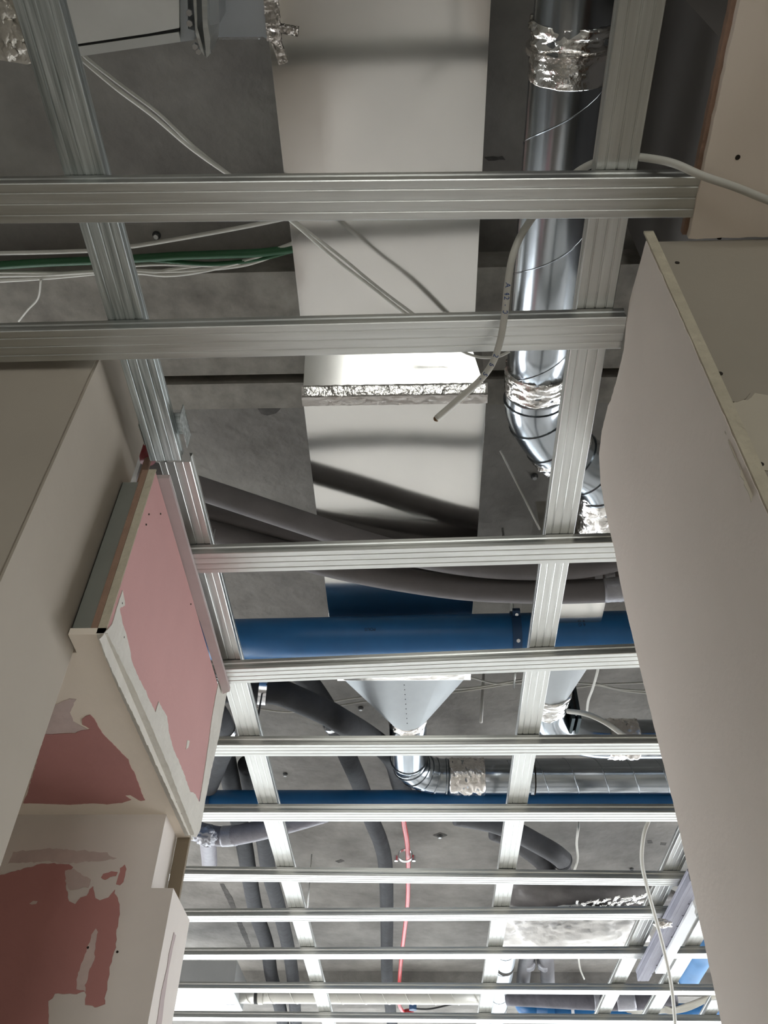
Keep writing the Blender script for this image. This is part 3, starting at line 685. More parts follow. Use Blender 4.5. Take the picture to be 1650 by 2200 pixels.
# second rectangular duct
q0 = az(1223, 1190, HS+0.02); xq1 = az(1300, 1300, HS-0.04).x; xq0 = az(1146, 1300, HS-0.04).x
sq = empty('small_rectangular_duct', V((xq0, q0.y, ZT+HS)), 'small rectangular duct right of the main one, ending in a narrow reducer', 'air duct')
yq0 = az(1223, 1165, HS-0.04).y; yq1 = az(1190, 1438, HS-0.04).y
duct_sheet('duct_body', xq0, xq1, yq0, yq1, HS-0.04, HS+0.14, duct, sq, n=8, wav=0.001)
c2 = az(1187, 1518, HS-0.04)
j2 = reducer(sq, (xq0+xq1)/2, (xq1-xq0)/2-0.001, yq1+0.002, c2.y, c2.x, HS-0.04, HS+0.12, 0.078, ductm)
r2d = empty('round_branch_duct', j2, 'foil wrapped round duct turning right from the narrow reducer', 'air duct')
yr2 = az(1330, 1588, j2.z-ZT).y; rad2 = max(0.1, yr2-j2.y-0.09)
arc2 = [j2, V((j2.x, yr2-rad2, j2.z))] if yr2-rad2-j2.y > 0.01 else [j2]
arc2 += [V((j2.x+rad2*(1-math.cos(a)), yr2-rad2*(1-math.sin(a)), j2.z)) for a in [i*math.pi/2/8 for i in range(1, 9)]]
tube('elbow', spiral, arc2, 0.078, r2d, n=32, k=3)
foil_on(j2-V((0,0.003,0)), j2+V((0, 0.11, 0)), 0.082, 0.007, 50, r2d, foil, 'foil_collar')
x2 = arc2[-1].x; e2 = V((2.2, yr2, j2.z))
tube('spiral_run', spiral, [arc2[-1], e2], 0.078, r2d, n=32, straight=True, k=6)
helix('spiral_seam', spiral, V((x2+0.3, yr2, j2.z)), e2, 0.078, 0.135, r2d, rad=0.0026)
foil_on(V((x2-0.01, yr2, j2.z)), V((x2+0.11, yr2, j2.z)), 0.082, 0.007, 50, r2d, foil2)
bp = az(1232, 1562, j2.z-ZT-0.06); 
bm = bmesh.new(); box(bm, bp.x-0.012, bp.x+0.0, bp.y-0.06, bp.y+0.05, bp.z, ZT+SLAB); box(bm, bp.x+0.012, bp.x+0.024, bp.y-0.06, bp.y+0.05, bp.z, ZT+SLAB)
hb = link_mesh('duct_hanger', bm, mat('dark_teal_steel', (0.05,0.07,0.075,1), 0.4, 0.7), None); tag(hb, 'dark twin strap hanger beside the foil wrapped round duct', 'hanger')
bolt('nut', V((bp.x+0.006, bp.y-0.062, bp.z+0.02)), V((0,-1,0)), 0.010, 0.012, hb)

# ================================================================== BLUE PIPES
def text_mesh(name, body, size, Mx, m, parent):
    cu = bpy.data.curves.new(name+'_src', 'FONT'); cu.body = body; cu.size = size; cu.extrude = 0.0002
    cu.align_x = 'CENTER'; cu.align_y = 'CENTER'
    tmp = bpy.data.objects.new(name+'_src', cu); C.objects.link(tmp)
    dg = bpy.context.evaluated_depsgraph_get(); me = bpy.data.meshes.new_from_object(tmp.evaluated_get(dg))
    bpy.data.objects.remove(tmp); me.materials.clear(); me.materials.append(m)
    me.transform(Mx)
    if parent and parent.location.length > 0: me.transform(Matrix.Translation(-parent.location))
    o = bpy.data.objects.new(name, me); C.objects.link(o); o.parent = parent
    return o
def facing(p, xdir, back=0.0):
    nrm = (V((0,0,CAM_Z))-p).normalized(); x = (xdir-nrm*xdir.dot(nrm)).normalized(); y = nrm.cross(x)
    Mx = Matrix((x, y, nrm)).transposed().to_4x4(); Mx.translation = p+nrm*back; return Mx
def blue_pipe(a, b, H, r, x0, x1, label):
    p, q = line_x(a, b, H, x0, x1)
    e = empty('blue_pipe', p.lerp(q, 0.3), label, 'pipe', 'blue plastic pipes')
    tube('pipe_body', blue, [p, q], r, e, n=36, straight=True, k=6); return e, p, q
e, p, q = blue_pipe((510, 1373), (1350, 1356), 1.772, 0.069, -0.75, 1.7, 'thick blue drain pipe crossing in front of the end of the rectangular duct')
tm = az(795, 1351, 1.44); tdir = (q-p).normalized()
def on_pipe(px, py, p, q, r):      # point on the cylinder surface seen at the pixel
    d = ray(px, py).normalized(); o_ = V((0,0,CAM_Z)); u = (q-p).normalized()
    d2 = d-u*d.dot(u); m_ = o_-p; m2 = m_-u*m_.dot(u)
    A = d2.dot(d2); Bq = 2*m2.dot(d2); Cq = m2.dot(m2)-r*r; D = Bq*Bq-4*A*Cq
    if D < 0: return None, None
    t = (-Bq-math.sqrt(D))/(2*A); s = o_+d*t; n_ = (s-p)-u*(s-p).dot(u); return s, n_.normalized()
def mark(px, py, body, size, e, p, q, r, ink, flip=True):
    s, n_ = on_pipe(px, py, p, q, r)
    if s is None: return
    x = (q-p).normalized()*(-1 if flip else 1); y = n_.cross(x)
    Mx = Matrix((x, y, n_)).transposed().to_4x4(); Mx.translation = s+n_*0.0003
    text_mesh('printed_mark', body, size, Mx, ink, e)
mark(795, 1352, 'POLIS', 0.015, e, p, q, 0.069, ink_k)
mark(1250, 1342, '6 G', 0.016, e, p, q, 0.069, ink_k)
# clamp on the first blue pipe
cc = az(1107, 1362, 1.772); cc = p+(q-p)*((cc.x-p.x)/(q.x-p.x)); u = (q-p).normalized()
pc = empty('pipe_clamp', cc, 'dark blue bolted clamp around the thick blue pipe beside the right long channel', 'pipe clamp')
ring('clamp_ring', blued, cc, u, 0.0695, 0.030, 0.006, pc)
lug = V((0,-0.7,-0.7)).normalized()
for s_, d_ in ((1, V((0,-0.9,0.35)).normalized()), (-1, V((0,0.25,-0.95)).normalized())):
    bmx = cc+d_*0.082; bm = bmesh.new(); bmesh.ops.create_cube(bm, size=1)
    for v in bm.verts: v.co = bmx+u*v.co.x*0.024+d_*v.co.y*0.022+u.cross(d_)*v.co.z*0.018
    link_mesh('clamp_lug', bm, blued, pc); bolt('bolt', bmx+u.cross(d_)*0.009, u.cross(d_), 0.006, 0.007, pc)
tube('threaded_rod', galv, [cc+V((0,0,0.06)), V((cc.x, cc.y, ZT+SLAB))], 0.005, pc, n=8, straight=True, k=2)
bolt('bolt', cc+V((0,-0.045,-0.062)), V((0,-0.5,-0.8)), 0.007, 0.006, pc)
e2_, p2_, q2_ = blue_pipe((455, 1727), (1440, 1727), 1.87, 0.062, -1.2, 2.2, 'second blue pipe farther back, crossing below the long round spiral run')
yb2 = p2_.y
cc = az(447, 1722, 1.87); cc = p2_+(q2_-p2_)*((cc.x-p2_.x)/(q2_.x-p2_.x))
pc = empty('pipe_clamp', cc, 'dark clamp with shiny bolts at the left end of the second blue pipe', 'pipe clamp')
ring('clamp_ring', blued, cc, u, 0.0625, 0.03, 0.006, pc)
for dz in (-0.068, -0.05): bolt('bolt', cc+V((-0.008,-0.03,dz)), V((0,-0.7,-0.7)), 0.008, 0.010, pc)

# ================================================================== GREY FOAM PIPES
def pipe(name, m, pts, r, label, cat='pipe', group=None, k=8, n=22):
    P = [az(x, y, H) for x, y, H in pts]
    o = tube(name, m, P, r, None, n=n, k=k); return tag(o, label, cat, group)
GF = 'grey foam insulated pipes sweeping across'
fa = pipe('foam_pipe', grey, [(300,1010,1.761),(400,1040,1.754),(480,1066,1.747),(600,1106,1.740),(760,1158,1.733),(900,1196,1.736),(1050,1219,1.747),(1215,1222,1.754),(1330,1202,1.754),(1500,1150,1.754)], 0.034, 'topmost of the three grey foam pipes, wide at the left above the pink board', group=GF)
fbp = pipe('foam_pipe', grey, [(300,1065,1.815),(430,1098,1.815),(560,1128,1.815),(700,1165,1.813),(850,1204,1.806),(1000,1234,1.792),(1110,1243,1.778),(1215,1244,1.771),(1330,1238,1.771),(1500,1215,1.771)], 0.0285, 'middle grey foam pipe emerging below the topmost one with a taped end at the right', group=GF)
fc = pipe('foam_pipe', grey, [(350,1120,1.771),(450,1142,1.771),(600,1184,1.767),(720,1217,1.757),(850,1243,1.743),(1000,1264,1.732),(1150,1271,1.729),(1260,1270,1.729),(1350,1264,1.729),(1500,1250,1.729)], 0.0385, 'lowest and thickest grey foam pipe sagging below the third cross channel', group=GF)
def band(parent, px0, px1, py, H, r, m=tape, name='tape_band'):
    a, b = az(px0, py[0], H), az(px1, py[1], H); o = tube(name, m, [a, b], r, parent, n=28, straight=True, k=6, rf=crumple(0.0015, 60)); return o
band(fc, 1296, 1338, (1268,1265), 1.729, 0.0398); band(fbp, 1275, 1292, (1241,1240), 1.771, 0.030); band(fbp, 1296, 1318, (1240,1239), 1.771, 0.030)
# ================================================================== BLACK AND DARK PIPES BELOW
bpz = pipe('insulated_pipe', black, [(430,1480,1.72),(520,1483,1.72),(590,1485,1.72),(640,1503,1.72),(700,1530,1.72),(745,1556,1.72),(790,1582,1.84),(825,1608,2.0),(848,1640,2.10),(862,1690,2.13),(880,1730,2.14)], 0.047, 'thick black foam pipe slanting from the left channel to the funnel reducer')
x_ = az(565, 1484, 1.72); ring('pipe_clamp_band', zinc, az(565, 1484, 1.72), az(600, 1488, 1.72)-az(540, 1483, 1.72), 0.047, 0.028, 0.004, bpz)
pipe('insulated_pipe', black, [(640,1440,1.95),(670,1475,1.95),(700,1520,1.95),(725,1570,1.97),(745,1620,2.0),(775,1690,2.04),(798,1760,2.06),(818,1810,2.06),(828,1860,2.06),(831,1950,2.06),(831,2050,2.06),(832,2110,2.02),(838,2160,1.98),(846,2230,1.98)], 0.042, 'dark foam pipe running down the middle of the far ceiling left of the red pipe')
cl = empty('pipe_clamp', az(711, 1552, 1.90), 'bright zinc clamp just under the slanting black pipe', 'pipe clamp')
ring('clamp_ring', zinc, az(712, 1556, 1.93), V((0.3,1,0)), 0.034, 0.02, 0.004, cl); bolt('bolt', az(693, 1546, 1.90), V((-1,0,-0.3)), 0.008, 0.02, cl)
GD = 'pair of dark foam pipes at the far left'
pipe('insulated_pipe', black, [(470,1560,2.04),(492,1660,2.04),(508,1740,2.04),(524,1810,2.04),(548,1950,2.04),(573,2030,2.02),(584,2100,1.96),(603,2170,1.9),(612,2230,1.9)], 0.046, 'left one of the two parallel dark foam pipes beyond the pink board', group=GD)
pipe('insulated_pipe', black, [(530,1640,2.02),(545,1720,2.02),(566,1800,2.02),(577,1870,2.02),(599,1950,2.02),(618,2030,2.0),(629,2100,1.95),(634,2170,1.9),(638,2230,1.9)], 0.043, 'right one of the two parallel dark foam pipes beyond the pink board', group=GD)
dp = pipe('insulated_pipe', black, [(430,1500,1.8),(470,1540,1.8),(485,1590,1.85),(468,1640,1.88),(448,1690,1.9)], 0.044, 'short black pipe bend showing between the pink board and the left long channel')
ring('pipe_clamp_band', zinc, az(482, 1570, 1.82), V((0.2,1,0)), 0.046, 0.02, 0.004, dp)
wrp = pipe('wrapped_pipe', mat('silver_grey_wrap', (0.22,0.21,0.235,1), 0.5, 0.1, 0.15, 14, bump=0.4, bscale=30), [(380,1770,1.85),(430,1788,1.85),(480,1797,1.85),(540,1788,1.85),(620,1768,1.87),(700,1745,1.9)], 0.047, 'grey wrapped pipe with taped bands beside the lower corner of the pink board')
band(wrp, 478, 508, (1797,1795), 1.85, 0.049); band(wrp, 428, 452, (1790,1794), 1.85, 0.050)
blob('tape_knot', tape, az(440, 1798, 1.80), (0.05,0.05,0.03), wrp, amp=0.5)
pipe('wrapped_pipe', mat('silver_grey_wrap', (0,0,0,1)), [(446,1800,1.9),(448,1825,1.94),(450,1850,1.98),(450,1868,2.02)], 0.042, 'grey wrapped pipe branch hanging just left of the pair of dark pipes')
# red pipe and clamp
rp2 = pipe('red_pipe', red, [(866,1740,1.95),(868,1770,1.95),(874,1805,1.95),(877,1850,1.95),(877,1900,1.95),(875,1950,1.95),(868,2010,1.95),(862,2060,1.95),(858,2110,1.92),(857,2145,1.88),(859,2162,1.86),(868,2174,1.86),(885,2177,1.86)], 0.0125, 'thin red pipe running away along the middle of the far ceiling')
blob('end_elbow', red, az(876, 2175, 1.86), (0.045,0.03,0.022), rp2, amp=0.1, sub=3)
rc = empty('pipe_clamp', az(872, 1842, 1.95), 'shiny open round clamp hanging on the red pipe', 'pipe clamp')
ring('clamp_ring', zinc, az(871, 1838, 1.95), V((0,1,-0.3)), 0.036, 0.016, 0.004, rc)
for px in (851, 889): bolt('bolt', az(px, 1838, 1.94), V((0,0,-1)), 0.010, 0.03, rc)
bk2 = tag(bolt('valve_knob', az(887, 2160, 1.86), V((0,0,-1)), 0.03, 0.03, None, blued), 'small dark blue knob beside the end of the red pipe', 'valve')
# right hand grey pipes with bend
GR = 'grey foam pipes turning down at the right'
def bend(pts, r, label):
    o = pipe('foam_pipe', mat('dark_grey_foam', (0.075,0.075,0.08,1), 0.8, 0, 0.15, 10, bump=0.2, bscale=50), pts, r, label, group=GR); return o
o = bend([(980,1752,2.0),(1060,1768,2.0),(1110,1788,1.98),(1155,1812,1.95),(1190,1832,1.92),(1208,1846,1.92)], 0.050, 'upper dark grey foam pipe end sloping down right of the right long channel')
o2 = bend([(1060,1788,2.05),(1100,1806,2.04),(1135,1830,2.02),(1162,1852,2.02),(1175,1872,2.03),(1178,1900,2.05)], 0.042, 'lower dark grey foam pipe tucked under the upper one')
ring('end_band', black, az(1208, 1848, 1.92), az(1208,1846,1.92)-az(1190,1832,1.92), 0.049, 0.02, 0.004, o)
GT = 'grey pipes with taped sleeves'
for (pts, r, lab) in (([(1210,1850,1.98),(1215,1880,2.02),(1214,1910,2.05),(1208,1930,2.05)], 0.036, 'right grey pipe stub dropping from the foam bend, silver taped end'),
                      ([(1180,1850,2.08),(1180,1890,2.08),(1176,1925,2.08)], 0.036, 'left grey pipe stub above the dark wrapped bundle, silver taped end'),
                      ([(1145,1990,2.02),(1138,2030,2.02),(1128,2075,2.02),(1122,2125,2.02)], 0.048, 'grey pipe with tape sleeve right beside the pale blue spiral duct'),
                      ([(1172,1990,2.02),(1172,2030,2.02),(1175,2075,2.02),(1178,2125,2.02)], 0.050, 'grey pipe with tape sleeve second from the pale blue spiral duct')):
    o = pipe('taped_pipe', mat('mid_grey_pipe', (0.16,0.155,0.165,1), 0.6, 0.1, 0.1, 10), pts, r, lab, group=GT)
    i = -1; a = pts[-1]; b = pts[-2]
    if a[1] > 2000: a = (pts[1][0]-3, 2062, a[2]); b = (pts[1][0]-1, 2078, a[2])
    A_, B_ = az(a[0], a[1], a[2]), az(a[0]+(b[0]-a[0])*0.3, a[1]+(b[1]-a[1])*0.6, a[2])
    tube('tape_band', tape, [A_, B_], r*1.05, o, n=20, straight=True, k=3, rf=crumple(0.004, 40))
# pale spiral duct
p, q = az(1098, 1985, 1.95), az(1064, 2210, 1.95)
ps = empty('spiral_duct', p, 'pale blue white spiral duct running away under the right long channel', 'air duct')
tube('duct_body', mat('pale_blue_sheet', (0.62,0.68,0.72,1), 0.3, 0.7, 0.04, 6), [p, q], 0.062, ps, n=30, straight=True, k=6)
helix('spiral_seam', dark, p, q, 0.0615, 0.30, ps, rad=0.003)
ring('black_band', hole, p.lerp(q, 0.33), q-p, 0.062, 0.05, 0.002, ps)
# white wrapped bundle
wb = empty('wrapped_bundle', az(1230, 1965, 1.7), 'bulky duct piece wrapped in white plastic and crumpled foil above the far grid', 'wrapped duct')
c = az(1232, 1993, 1.80); 
blob('white_wrapping', wrap, c, (0.43, 0.23, 0.12), wb, amp=0.17, f=14, sub=5, rot=-0.12)
c = az(1268, 1925, 1.93)
blob('dark_wrapping', mat('dark_wrap', (0.14,0.13,0.125,1), 0.6, 0.1, 0.2, 8, bump=0.5, bscale=14), c, (0.50, 0.20, 0.10), wb, amp=0.10, f=12, sub=4, rot=0.14)
for i in range(22):
    t = i/21; px = 1225+160*t; py = 1950-20*t+7*math.sin(i*2.3)
    blob('foil_shred', foil, az(px, py, 1.80-0.0)+V((0,0,0.0)), (0.006+0.006*random.random(), 0.014+0.03*random.random(), 0.004), wb, amp=1.0, f=9, sub=3, rot=-0.2+random.random()*1.2)
# ventilation unit at lower left
y0 = az(440, 2131, 1.80).y
xa, xb = az(376, 2128, 1.80).x-0.4, az(505, 2140, 1.80).x
vu = empty('ventilation_unit', V((xb, y0, ZT+1.8)), 'grey ventilation unit with bright white underside at the lower left', 'ventilation unit')
ztop = ay(440, 2063, y0).z; y1_ = az(440, 2173, 1.80).y
bm = bmesh.new(); box(bm, xa, xb, y0, y1_, ZT+1.806, ztop); link_mesh('casing', bm, unit_m, vu)
bm = bmesh.new(); box(bm, xa, xb-0.005, y0+0.005, y1_-0.003, ZT+1.80, ZT+1.806); pn = link_mesh('bottom_panel', bm, white_m, vu); pn['label'] = 'white underside panel'
p = az(498, 2163, 1.80); bm = bmesh.new(); box(bm, p.x-0.03, p.x+0.03, p.y-0.05, p.y+0.03, ZT+1.7985, ZT+1.80); link_mesh('rating_plate', bm, tape, pn)
# small pale round duct across the bottom
p, q = line_x((520,2139),(1030,2142), 1.86, az(515,2139,1.86).x, az(1030,2142,1.86).x)
pd = empty('pale_round_duct', p, 'slim cream spiral duct crossing between the lowest two cross channels', 'air duct')
tube('duct_body', pale, [p, q], 0.048, pd, n=26, straight=True, k=6); helix('spiral_seam', pale, p, q, 0.048, 0.16, pd, rad=0.003)
ring('joint_ring', dark, p.lerp(q, 0.07), q-p, 0.048, 0.02, 0.004, pd); ring('joint_ring', pale, p.lerp(q, 0.09), q-p, 0.048, 0.03, 0.006, pd)
# far blue pipe and bits
p, q = line_x((1150,2172),(1530,2178), 1.84, az(1150,2172,1.84).x, az(1560,2178,1.84).x)
fbz = empty('blue_pipe', p, 'farthest blue pipe with an elbow end at the bottom right', 'pipe', 'blue plastic pipes')
tube('pipe_body', blue, [p, q], 0.062, fbz, n=28, straight=True, k=4); ring('socket', blue, p+V((0.10,0,0)), q-p, 0.061, 0.05, 0.008, fbz); ring('white_band', white_m, az(1227,2172,1.84), q-p, 0.06, 0.02, 0.008, fbz)
tube('elbow', blue, [p+V((0.02,0,0)), p+V((-0.03,0.01,0.01)), p+V((-0.07,0.05,0.05)), p+V((-0.08,0.09,0.12))], 0.062, fbz, n=24, k=5)
rt = prism('red_tape_flag', red, [az(x,y,1.74) for x,y in ((1285,2178),(1292,2163),(1302,2170),(1312,2180))], V((0,0,0.004)), None); tag(rt, 'small red tag hanging at the far blue pipe', 'tag')
vb = pipe('blue_pipe', mat('pale_blue_plastic', (0.05,0.19,0.42,1), 0.6, 0, 0.1, 8), [(1600,1950,2.2),(1530,2005,1.80),(1508,2050,1.75),(1488,2085,1.75),(1478,2103,1.75)], 0.062, 'short light blue pipe with white collar beside the right board', group='blue plastic pipes')
ring('white_collar', white_m, az(1478, 2103, 1.75), az(1478,2103,1.75)-az(1488,2085,1.75), 0.063, 0.012, 0.006, vb)
gp = pipe('wrapped_pipe', mat('dark_wrap_grey', (0.09,0.085,0.10,1), 0.7, 0, 0.3, 10, bump=0.4, bscale=20), [(1090,2142,1.9),(1170,2146,1.86),(1250,2150,1.82),(1330,2152,1.80),(1400,2148,1.80),(1450,2140,1.8)], 0.055, 'dark grey taped pipe crossing above the farthest blue pipe')
band(gp, 1275, 1296, (2151,2151), 1.81, 0.057); band(gp, 1325, 1365, (2152,2150), 1.80, 0.057)

# ================================================================== TILTED PERFORATED STUD
st = empty('steel_stud', az(1430, 2000, GH-0.05), 'perforated steel stud with white board strip hanging below the grid near the right board', 'stud')
hs = GH-0.045
a0, a1 = az(1498, 1893, hs), az(1382, 2108, hs)
o = channel(a0, a1, 'x', lilac, None, 'stud_profile', w=0.046, h=0.04, groove=(-0.012, 0.012), segs=6)
for k_ in ('label', 'category', 'group'):
    if k_ in o: del o[k_]
mw = o.matrix_world.copy(); o.parent = st; o.matrix_parent_inverse = Matrix.Identity(4); o.matrix_world = Matrix.Translation(-st.location) @ mw
o.matrix_basis = Matrix.Translation(-st.location) @ mw
hs2 = hs-0.002
P = [az(x, y, hs2) for x, y in ((1487,1935),(1492,1946),(1490,1956),(1495,1964),(1429,2086),(1407,2086))]
prism('white_strip', white_m, P, V((0,0,-0.010)), st)['label'] = 'white board strip'
for px, py in ((1480,1942),(1467,1967),(1455,1990),(1443,2013),(1432,2034),(1422,2054),(1411,2074),(1402,2092)):
    c = az(px, py, hs-0.003); bolt('punched_hole', c, V((0,0,-1)), 0.0035, 0.0006, st, hole)
ft = blob('foil_scrap', foil2, az(1423, 1984, hs-0.02), (0.028,0.018,0.012), None, amp=0.5); tag(ft, 'bright scrap of foil caught on the tilted stud', 'foil scrap')

# ================================================================== CABLES
def cable(pts, r, m, label, group=None, k=8, name='cable', n=10, cat='cable'):
    P = [az(x, y, H) for x, y, H in pts]; o = tube(name, m, P, r, None, n=n, k=k); return tag(o, label, cat, group)
TC = [(1760,470,1.165),(1650,430,1.165),(1580,402,1.167),(1510,378,1.172),(1450,352,1.19),(1400,341,1.21),(1350,337,1.235),(1295,344,1.25),(1240,370,1.255),(1180,425,1.25),(1130,488,1.22),(1103,545,1.19),(1091,610,1.175),(1085,670,1.168),(1075,730,1.160),(1058,780,1.152),(1030,818,1.145),(985,858,1.135),(938,899,1.125)]
tc = cable(TC, 0.0056, white_cable, 'thick white cable hooked over the nearest cross channel with its cut end dangling free', n=16)
tc_path = catmull([az(x, y, H) for x, y, H in TC], 24)
def project(p):
    d = p-V((0,0,CAM_Z)); c_ = V((d.dot(R), -d.dot(U), -d.dot(B))); return V((825+F_PX*c_.x/c_.z, 1100+F_PX*c_.y/c_.z, 0))
blob('cut_end', wood_m, az(938, 900, 1.125), (0.0045,0.0045,0.0045), tc, amp=0.5, sub=2)
for (px, py, ch, tx, ty) in ((1090,613,'A',0.06,1),(1088,630,'4',0.06,1),(1087,641,'2',0.06,1),(1086,655,'-',0.06,1),(1085,670,'0',0.06,1),(1066,764,'2',-0.5,1),(1057,784,'6',-0.55,1),(1043,805,'5',-0.7,1),(1033,815,'-',-0.8,1)):
    best = min(range(len(tc_path)-1), key=lambda k: (project(tc_path[k])-V((px, py, 0))).length)
    p = tc_path[best]; nr = (V((0,0,CAM_Z))-p).normalized()
    Mx = facing(p+nr*0.0060, tc_path[best+1]-tc_path[best])
    text_mesh('printed_mark', ch, 0.0115, Mx, ink_b, tc)
hc = cable([(1400,1740,1.23),(1394,1762,1.225),(1383,1795,1.20),(1379,1850,1.17),(1390,1905,1.14),(1405,1960,1.11),(1425,2035,1.06),(1441,2110,1.0),(1449,2180,0.94),(1453,2260,0.88)], 0.0062, white_cable, 'long white cable hanging down in front of the far grid at the right', n=14)
cable([(985,750,1.5),(1005,760,1.5),(1035,768,1.5),(1070,766,1.5),(1095,755,1.5)], 0.003, white_cable, 'little sagging loop of thin cable below the second cross channel')
GC = 'twin thin cables slanting across the upper duct'
cable([(150,105,1.86),(176,128,1.86),(250,190,1.85),(330,250,1.85),(410,318,1.85),(495,378,1.85),(560,420,1.85),(640,487,1.85),(720,556,1.85),(800,618,1.85),(880,680,1.85),(960,730,1.88)], 0.0042, white_cable, 'lower of the two thin cables slanting from the grey box across the duct', GC)
cable([(160,95,1.87),(190,128,1.87),(270,190,1.86),(340,243,1.86),(420,318,1.86),(500,380,1.86),(570,425,1.86),(655,492,1.86),(730,550,1.86),(815,620,1.86),(895,680,1.86),(970,735,1.88)], 0.0038, white_cable, 'upper of the two thin cables slanting from the grey box across the duct', GC)
GS = 'cables strung along the slab at the left'
hc_ = 2.06
for pts, m, lab, r in (
  ([(-60,545),(0,544),(100,542),(190,539),(230,537)], white_cable, 'single white cable above the green one, left of the scratched channel', 0.0055),
  ([(276,530),(300,527),(400,510),(500,492),(600,472),(700,450)], white_cable, 'white cable rising right to vanish behind the nearest cross channel', 0.0055),
  ([(-60,573),(0,570),(100,564),(200,560),(300,555),(380,550),(460,547),(560,543),(660,530)], green_cable, 'thick dark green cable along the edge of the concrete downstand', 0.011),
  ([(300,556),(350,560),(420,566),(480,566),(560,556),(640,535)], green_cable, 'thinner green cable dipping below the thick green one', 0.006),
  ([(-60,586),(0,585),(80,586),(160,588),(240,588),(320,586),(400,574),(470,567)], white_cable, 'white cable just under the green cable at the left', 0.0045),
  ([(-60,604),(0,601),(80,597),(160,590),(240,576),(330,568),(420,570),(480,572)], white_cable, 'white cable crossing obliquely under the green cable', 0.0045),
  ([(-60,594),(0,592),(100,590),(220,583),(300,586),(360,591),(430,583),(520,562),(600,534),(660,510)], white_cable, 'brightest white cable curving up towards the rectangular duct', 0.0055),
  ([(-60,606),(60,600),(180,590),(260,580),(340,583),(420,580),(520,570),(600,545),(660,522)], white_cable, 'lowest white cable of the bunch running to the rectangular duct', 0.005)):
    cable([(x, y, hc_-0.0) for x, y in pts], r, m, lab, GS)
cable([(88,600,2.05),(82,640,2.06),(60,665,2.07),(40,690,2.08)], 0.003, white_cable, 'thin grey string looping down from the cable bunch at the left')
GB = 'thin white cables across the far slab'
hb_ = 2.12
for pts, lab in (([(560,1508),(600,1510),(680,1512),(760,1500),(840,1490),(920,1482),(1010,1478),(1110,1462),(1180,1450)], 'upper thin white cable behind the funnel reducer'),
                 ([(540,1520),(620,1530),(700,1520),(800,1505),(900,1495),(1000,1484),(1100,1469),(1200,1460)], 'lower thin white cable behind the funnel reducer'),
                 ([(960,1448),(1000,1452),(1060,1468),(1120,1468)], 'short thin white cable right of the funnel reducer'),
                 ([(1230,1478),(1300,1470),(1400,1466),(1480,1462)], 'straight thin white cable at the right below the rusty cross channel'),
                 ([(1230,1466),(1280,1471),(1340,1484),(1400,1490),(1500,1498)], 'sagging thin white cable at the right below the rusty cross channel'),
                 ([(1280,1468),(1330,1480),(1390,1484),(1480,1486)], 'middle thin white cable at the right below the rusty cross channel')):
    cable([(x, y, hb_) for x, y in pts], 0.004, white_cable, lab, GB)
cable([(1286,1425,1.7),(1283,1445,1.7),(1273,1480,1.72),(1264,1505,1.74),(1261,1530,1.76)], 0.0045, white_cable, 'short loose white cable end hanging under the rusty cross channel')
cable([(1220,1528,1.62),(1260,1534,1.58),(1300,1552,1.56),(1340,1580,1.55),(1370,1600,1.55)], 0.009, white_cable, 'fat white cable arching over the round branch duct')
cable([(1240,1745,2.265),(1243,1770,1.95),(1239,1810,1.9),(1241,1845,1.9),(1234,1870,1.9)], 0.006, white_cable, 'thin white cable hanging right of the dark foam pipe end')
cable([(1244,2020,1.9),(1243,2050,1.92),(1246,2080,1.95),(1255,2103,1.98)], 0.006, white_cable, 'white cable tail hanging under the wrapped bundle')
GBU = 'sagging cable bundle at the bottom right'
for i in range(6):
    pts = [(1430+4*i, 2135+1.5*i, 1.8), (1420, 2160+3*i, 1.76), (1445, 2166+2*i, 1.74), (1480, 2156+2.5*i, 1.74), (1520, 2140+2*i, 1.76), (1560, 2125+i, 1.8)]
    cable([(1300, 2160+i*2, 1.86), (1360, 2170+i*2.2, 1.82)]+pts[1:], 0.008, mat('beige_cable', (0.36,0.34,0.29,1), 0.6), '%s beige cable of the sagging bundle at the bottom right' % ('topmost','second from the top','third from the top','third from the bottom','second from the bottom','lowest')[i], GBU)
cable([(880,2166,1.85),(920,2168,1.87),(960,2160,1.9),(1000,2150,1.93)], 0.006, dark, 'dark thin cable beside the end of the red pipe')

# ================================================================== HANGER WIRES, RODS, ANCHORS
def rod(a, H0, b, H1, r, label, m=galv, name='hanger_wire', group='hanger wires'):
    o = tube(name, m, [az(a[0], a[1], H0), az(b[0], b[1], H1)], r, None, n=8, straight=True, k=2); return tag(o, label, 'hanger wire', group)
wire_m = mat('pale_wire', (0.62,0.61,0.58,1), 0.4, 0.6)
def vrod(b, H, r, label, m=galv):
    q = az(b[0], b[1], H); o = tube('hanger_rod', m, [V((q.x, q.y, ZT+SLAB+0.005)), q], r, None, n=8, straight=True, k=2); return tag(o, label, 'hanger rod', 'hanger rods')
rod((1075,969), 1.60, (1160,1137), 1.24, 0.0024, 'pale straight hanger wire slanting to the right long channel', wire_m)
rod((1040,1440), SLAB+0.01, (1033,1552), 2.0, 0.0075, 'straight white rod hanging right of the funnel reducer', wire_m)
rod((1107,1445), 2.1, (1104,1478), 2.1, 0.004, 'short dark rod left of the right long channel', galv)
rod((563,1490), 1.69, (553,1548), 1.40, 0.003, 'thin dark wire under the clamp of the slanting black pipe', dark)
rod((464,1130), 1.9, (455,1170), 1.3, 0.002, 'thin wire in the dark corner left of the curved foam pipes', galv)
vrod((661,1950), 1.95, 0.003, 'thin wire right of the left long channel under the seventh cross channel', galv)
vrod((1327,2036), 1.95, 0.004, 'left one of two short rods below the wrapped bundle', galv)
vrod((1340,2036), 1.98, 0.004, 'right one of two short rods below the wrapped bundle', galv)
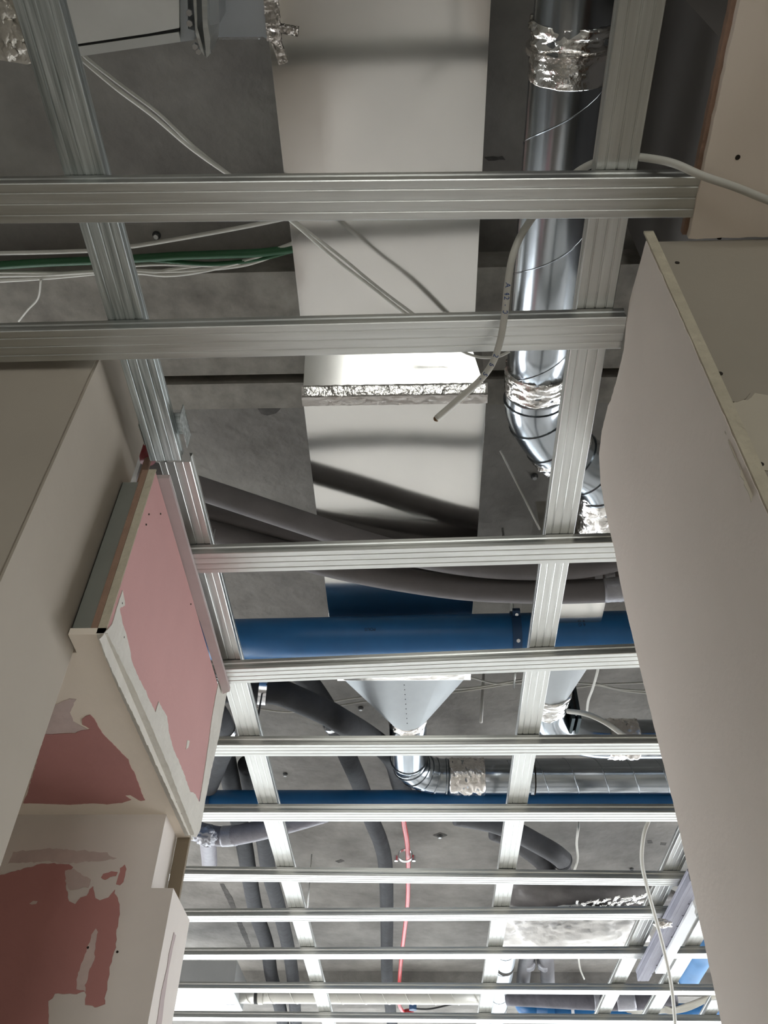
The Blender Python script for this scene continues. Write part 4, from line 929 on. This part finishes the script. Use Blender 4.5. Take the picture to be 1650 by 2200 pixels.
def anchor(px, py, label, r=0.011, H=SLAB):
    c = az(px, py, H); e = empty('ceiling_anchor', c, label, 'anchor', 'ceiling anchors')
    bolt('nut', c-V((0,0,0.0)), V((0,0,-1)), r*0.75, 0.016, e, mat('dull_zinc',(0.35,0.35,0.34,1),0.45,0.9)); ring('washer', dark, c-V((0,0,0.003)), V((0,0,1)), r*0.6, 0.003, r*0.6, e)
anchor(337, 504, 'small shiny anchor in the dark slab below the nearest cross channel at the left', 0.010)
anchor(1148, 1022, 'anchor bolt in the slab between the rectangular duct and the swan neck duct')
anchor(613, 1662, 'anchor bolt in the pale slab left of the dark pipe')
anchor(945, 1795, 'dark anchor stain centre on the slab right of the red pipe', 0.014)
anchor(1357, 1866, 'anchor on the slab near the hanging white cable')
anchor(775, 1520, 'anchor in shade left of the funnel reducer')
# dark marks on the slab
ce = bpy.data.objects['ceiling']; t1 = bpy.data.objects['trim_1']
def smark(pts, H, parent, m=stain, jag=0.004): return prism('dark_stain', m, [az(x, y, H) for x, y in pts], V((0,0,-0.0012)), parent, jag=jag, step=0.012)
smark([(548,850),(553,848),(560,872),(575,868),(585,873),(600,866),(604,874),(592,888),(575,893),(560,890),(552,872)], SLAB-0.088 if az(575,870,SLAB-0.09).y < yd else SLAB, t1)
smark([(472,1898),(480,1898),(500,1930),(512,1965),(530,2005),(540,2035),(532,2036),(518,2005),(498,1955)], SLAB, ce)
smark([(930,1794),(945,1788),(962,1794),(946,1801)], SLAB, ce)
smark([(1040,338),(1080,336),(1084,342),(1050,345)], SLAB, ce)
for q in ([(720,1850),(732,1846),(740,1850),(728,1854)], [(840,1470),(860,1468),(866,1474),(846,1476)], [(1390,1806),(1400,1805),(1402,1811),(1392,1812)], [(1420,1810),(1432,1811),(1430,1816),(1418,1815)]): smark(q, SLAB, ce)
# round rust spot on the fourth cross channel
c = az(1246, 1431, GH); bm = bmesh.new(); bmesh.ops.create_icosphere(bm, subdivisions=2, radius=1)
for v in bm.verts: v.co = V((v.co.x*0.008, v.co.y*0.004, v.co.z*0.0012))+c
o = link_mesh('rust_spot', bm, mat('rust', (0.20,0.10,0.04,1), 0.9), bpy.data.objects['ceiling_channel.003'])
o.matrix_basis = bpy.data.objects['ceiling_channel.003'].matrix_basis.inverted()
o['label'] = 'brown rust spot'
for v in o.data.vertices: v.co = v.co
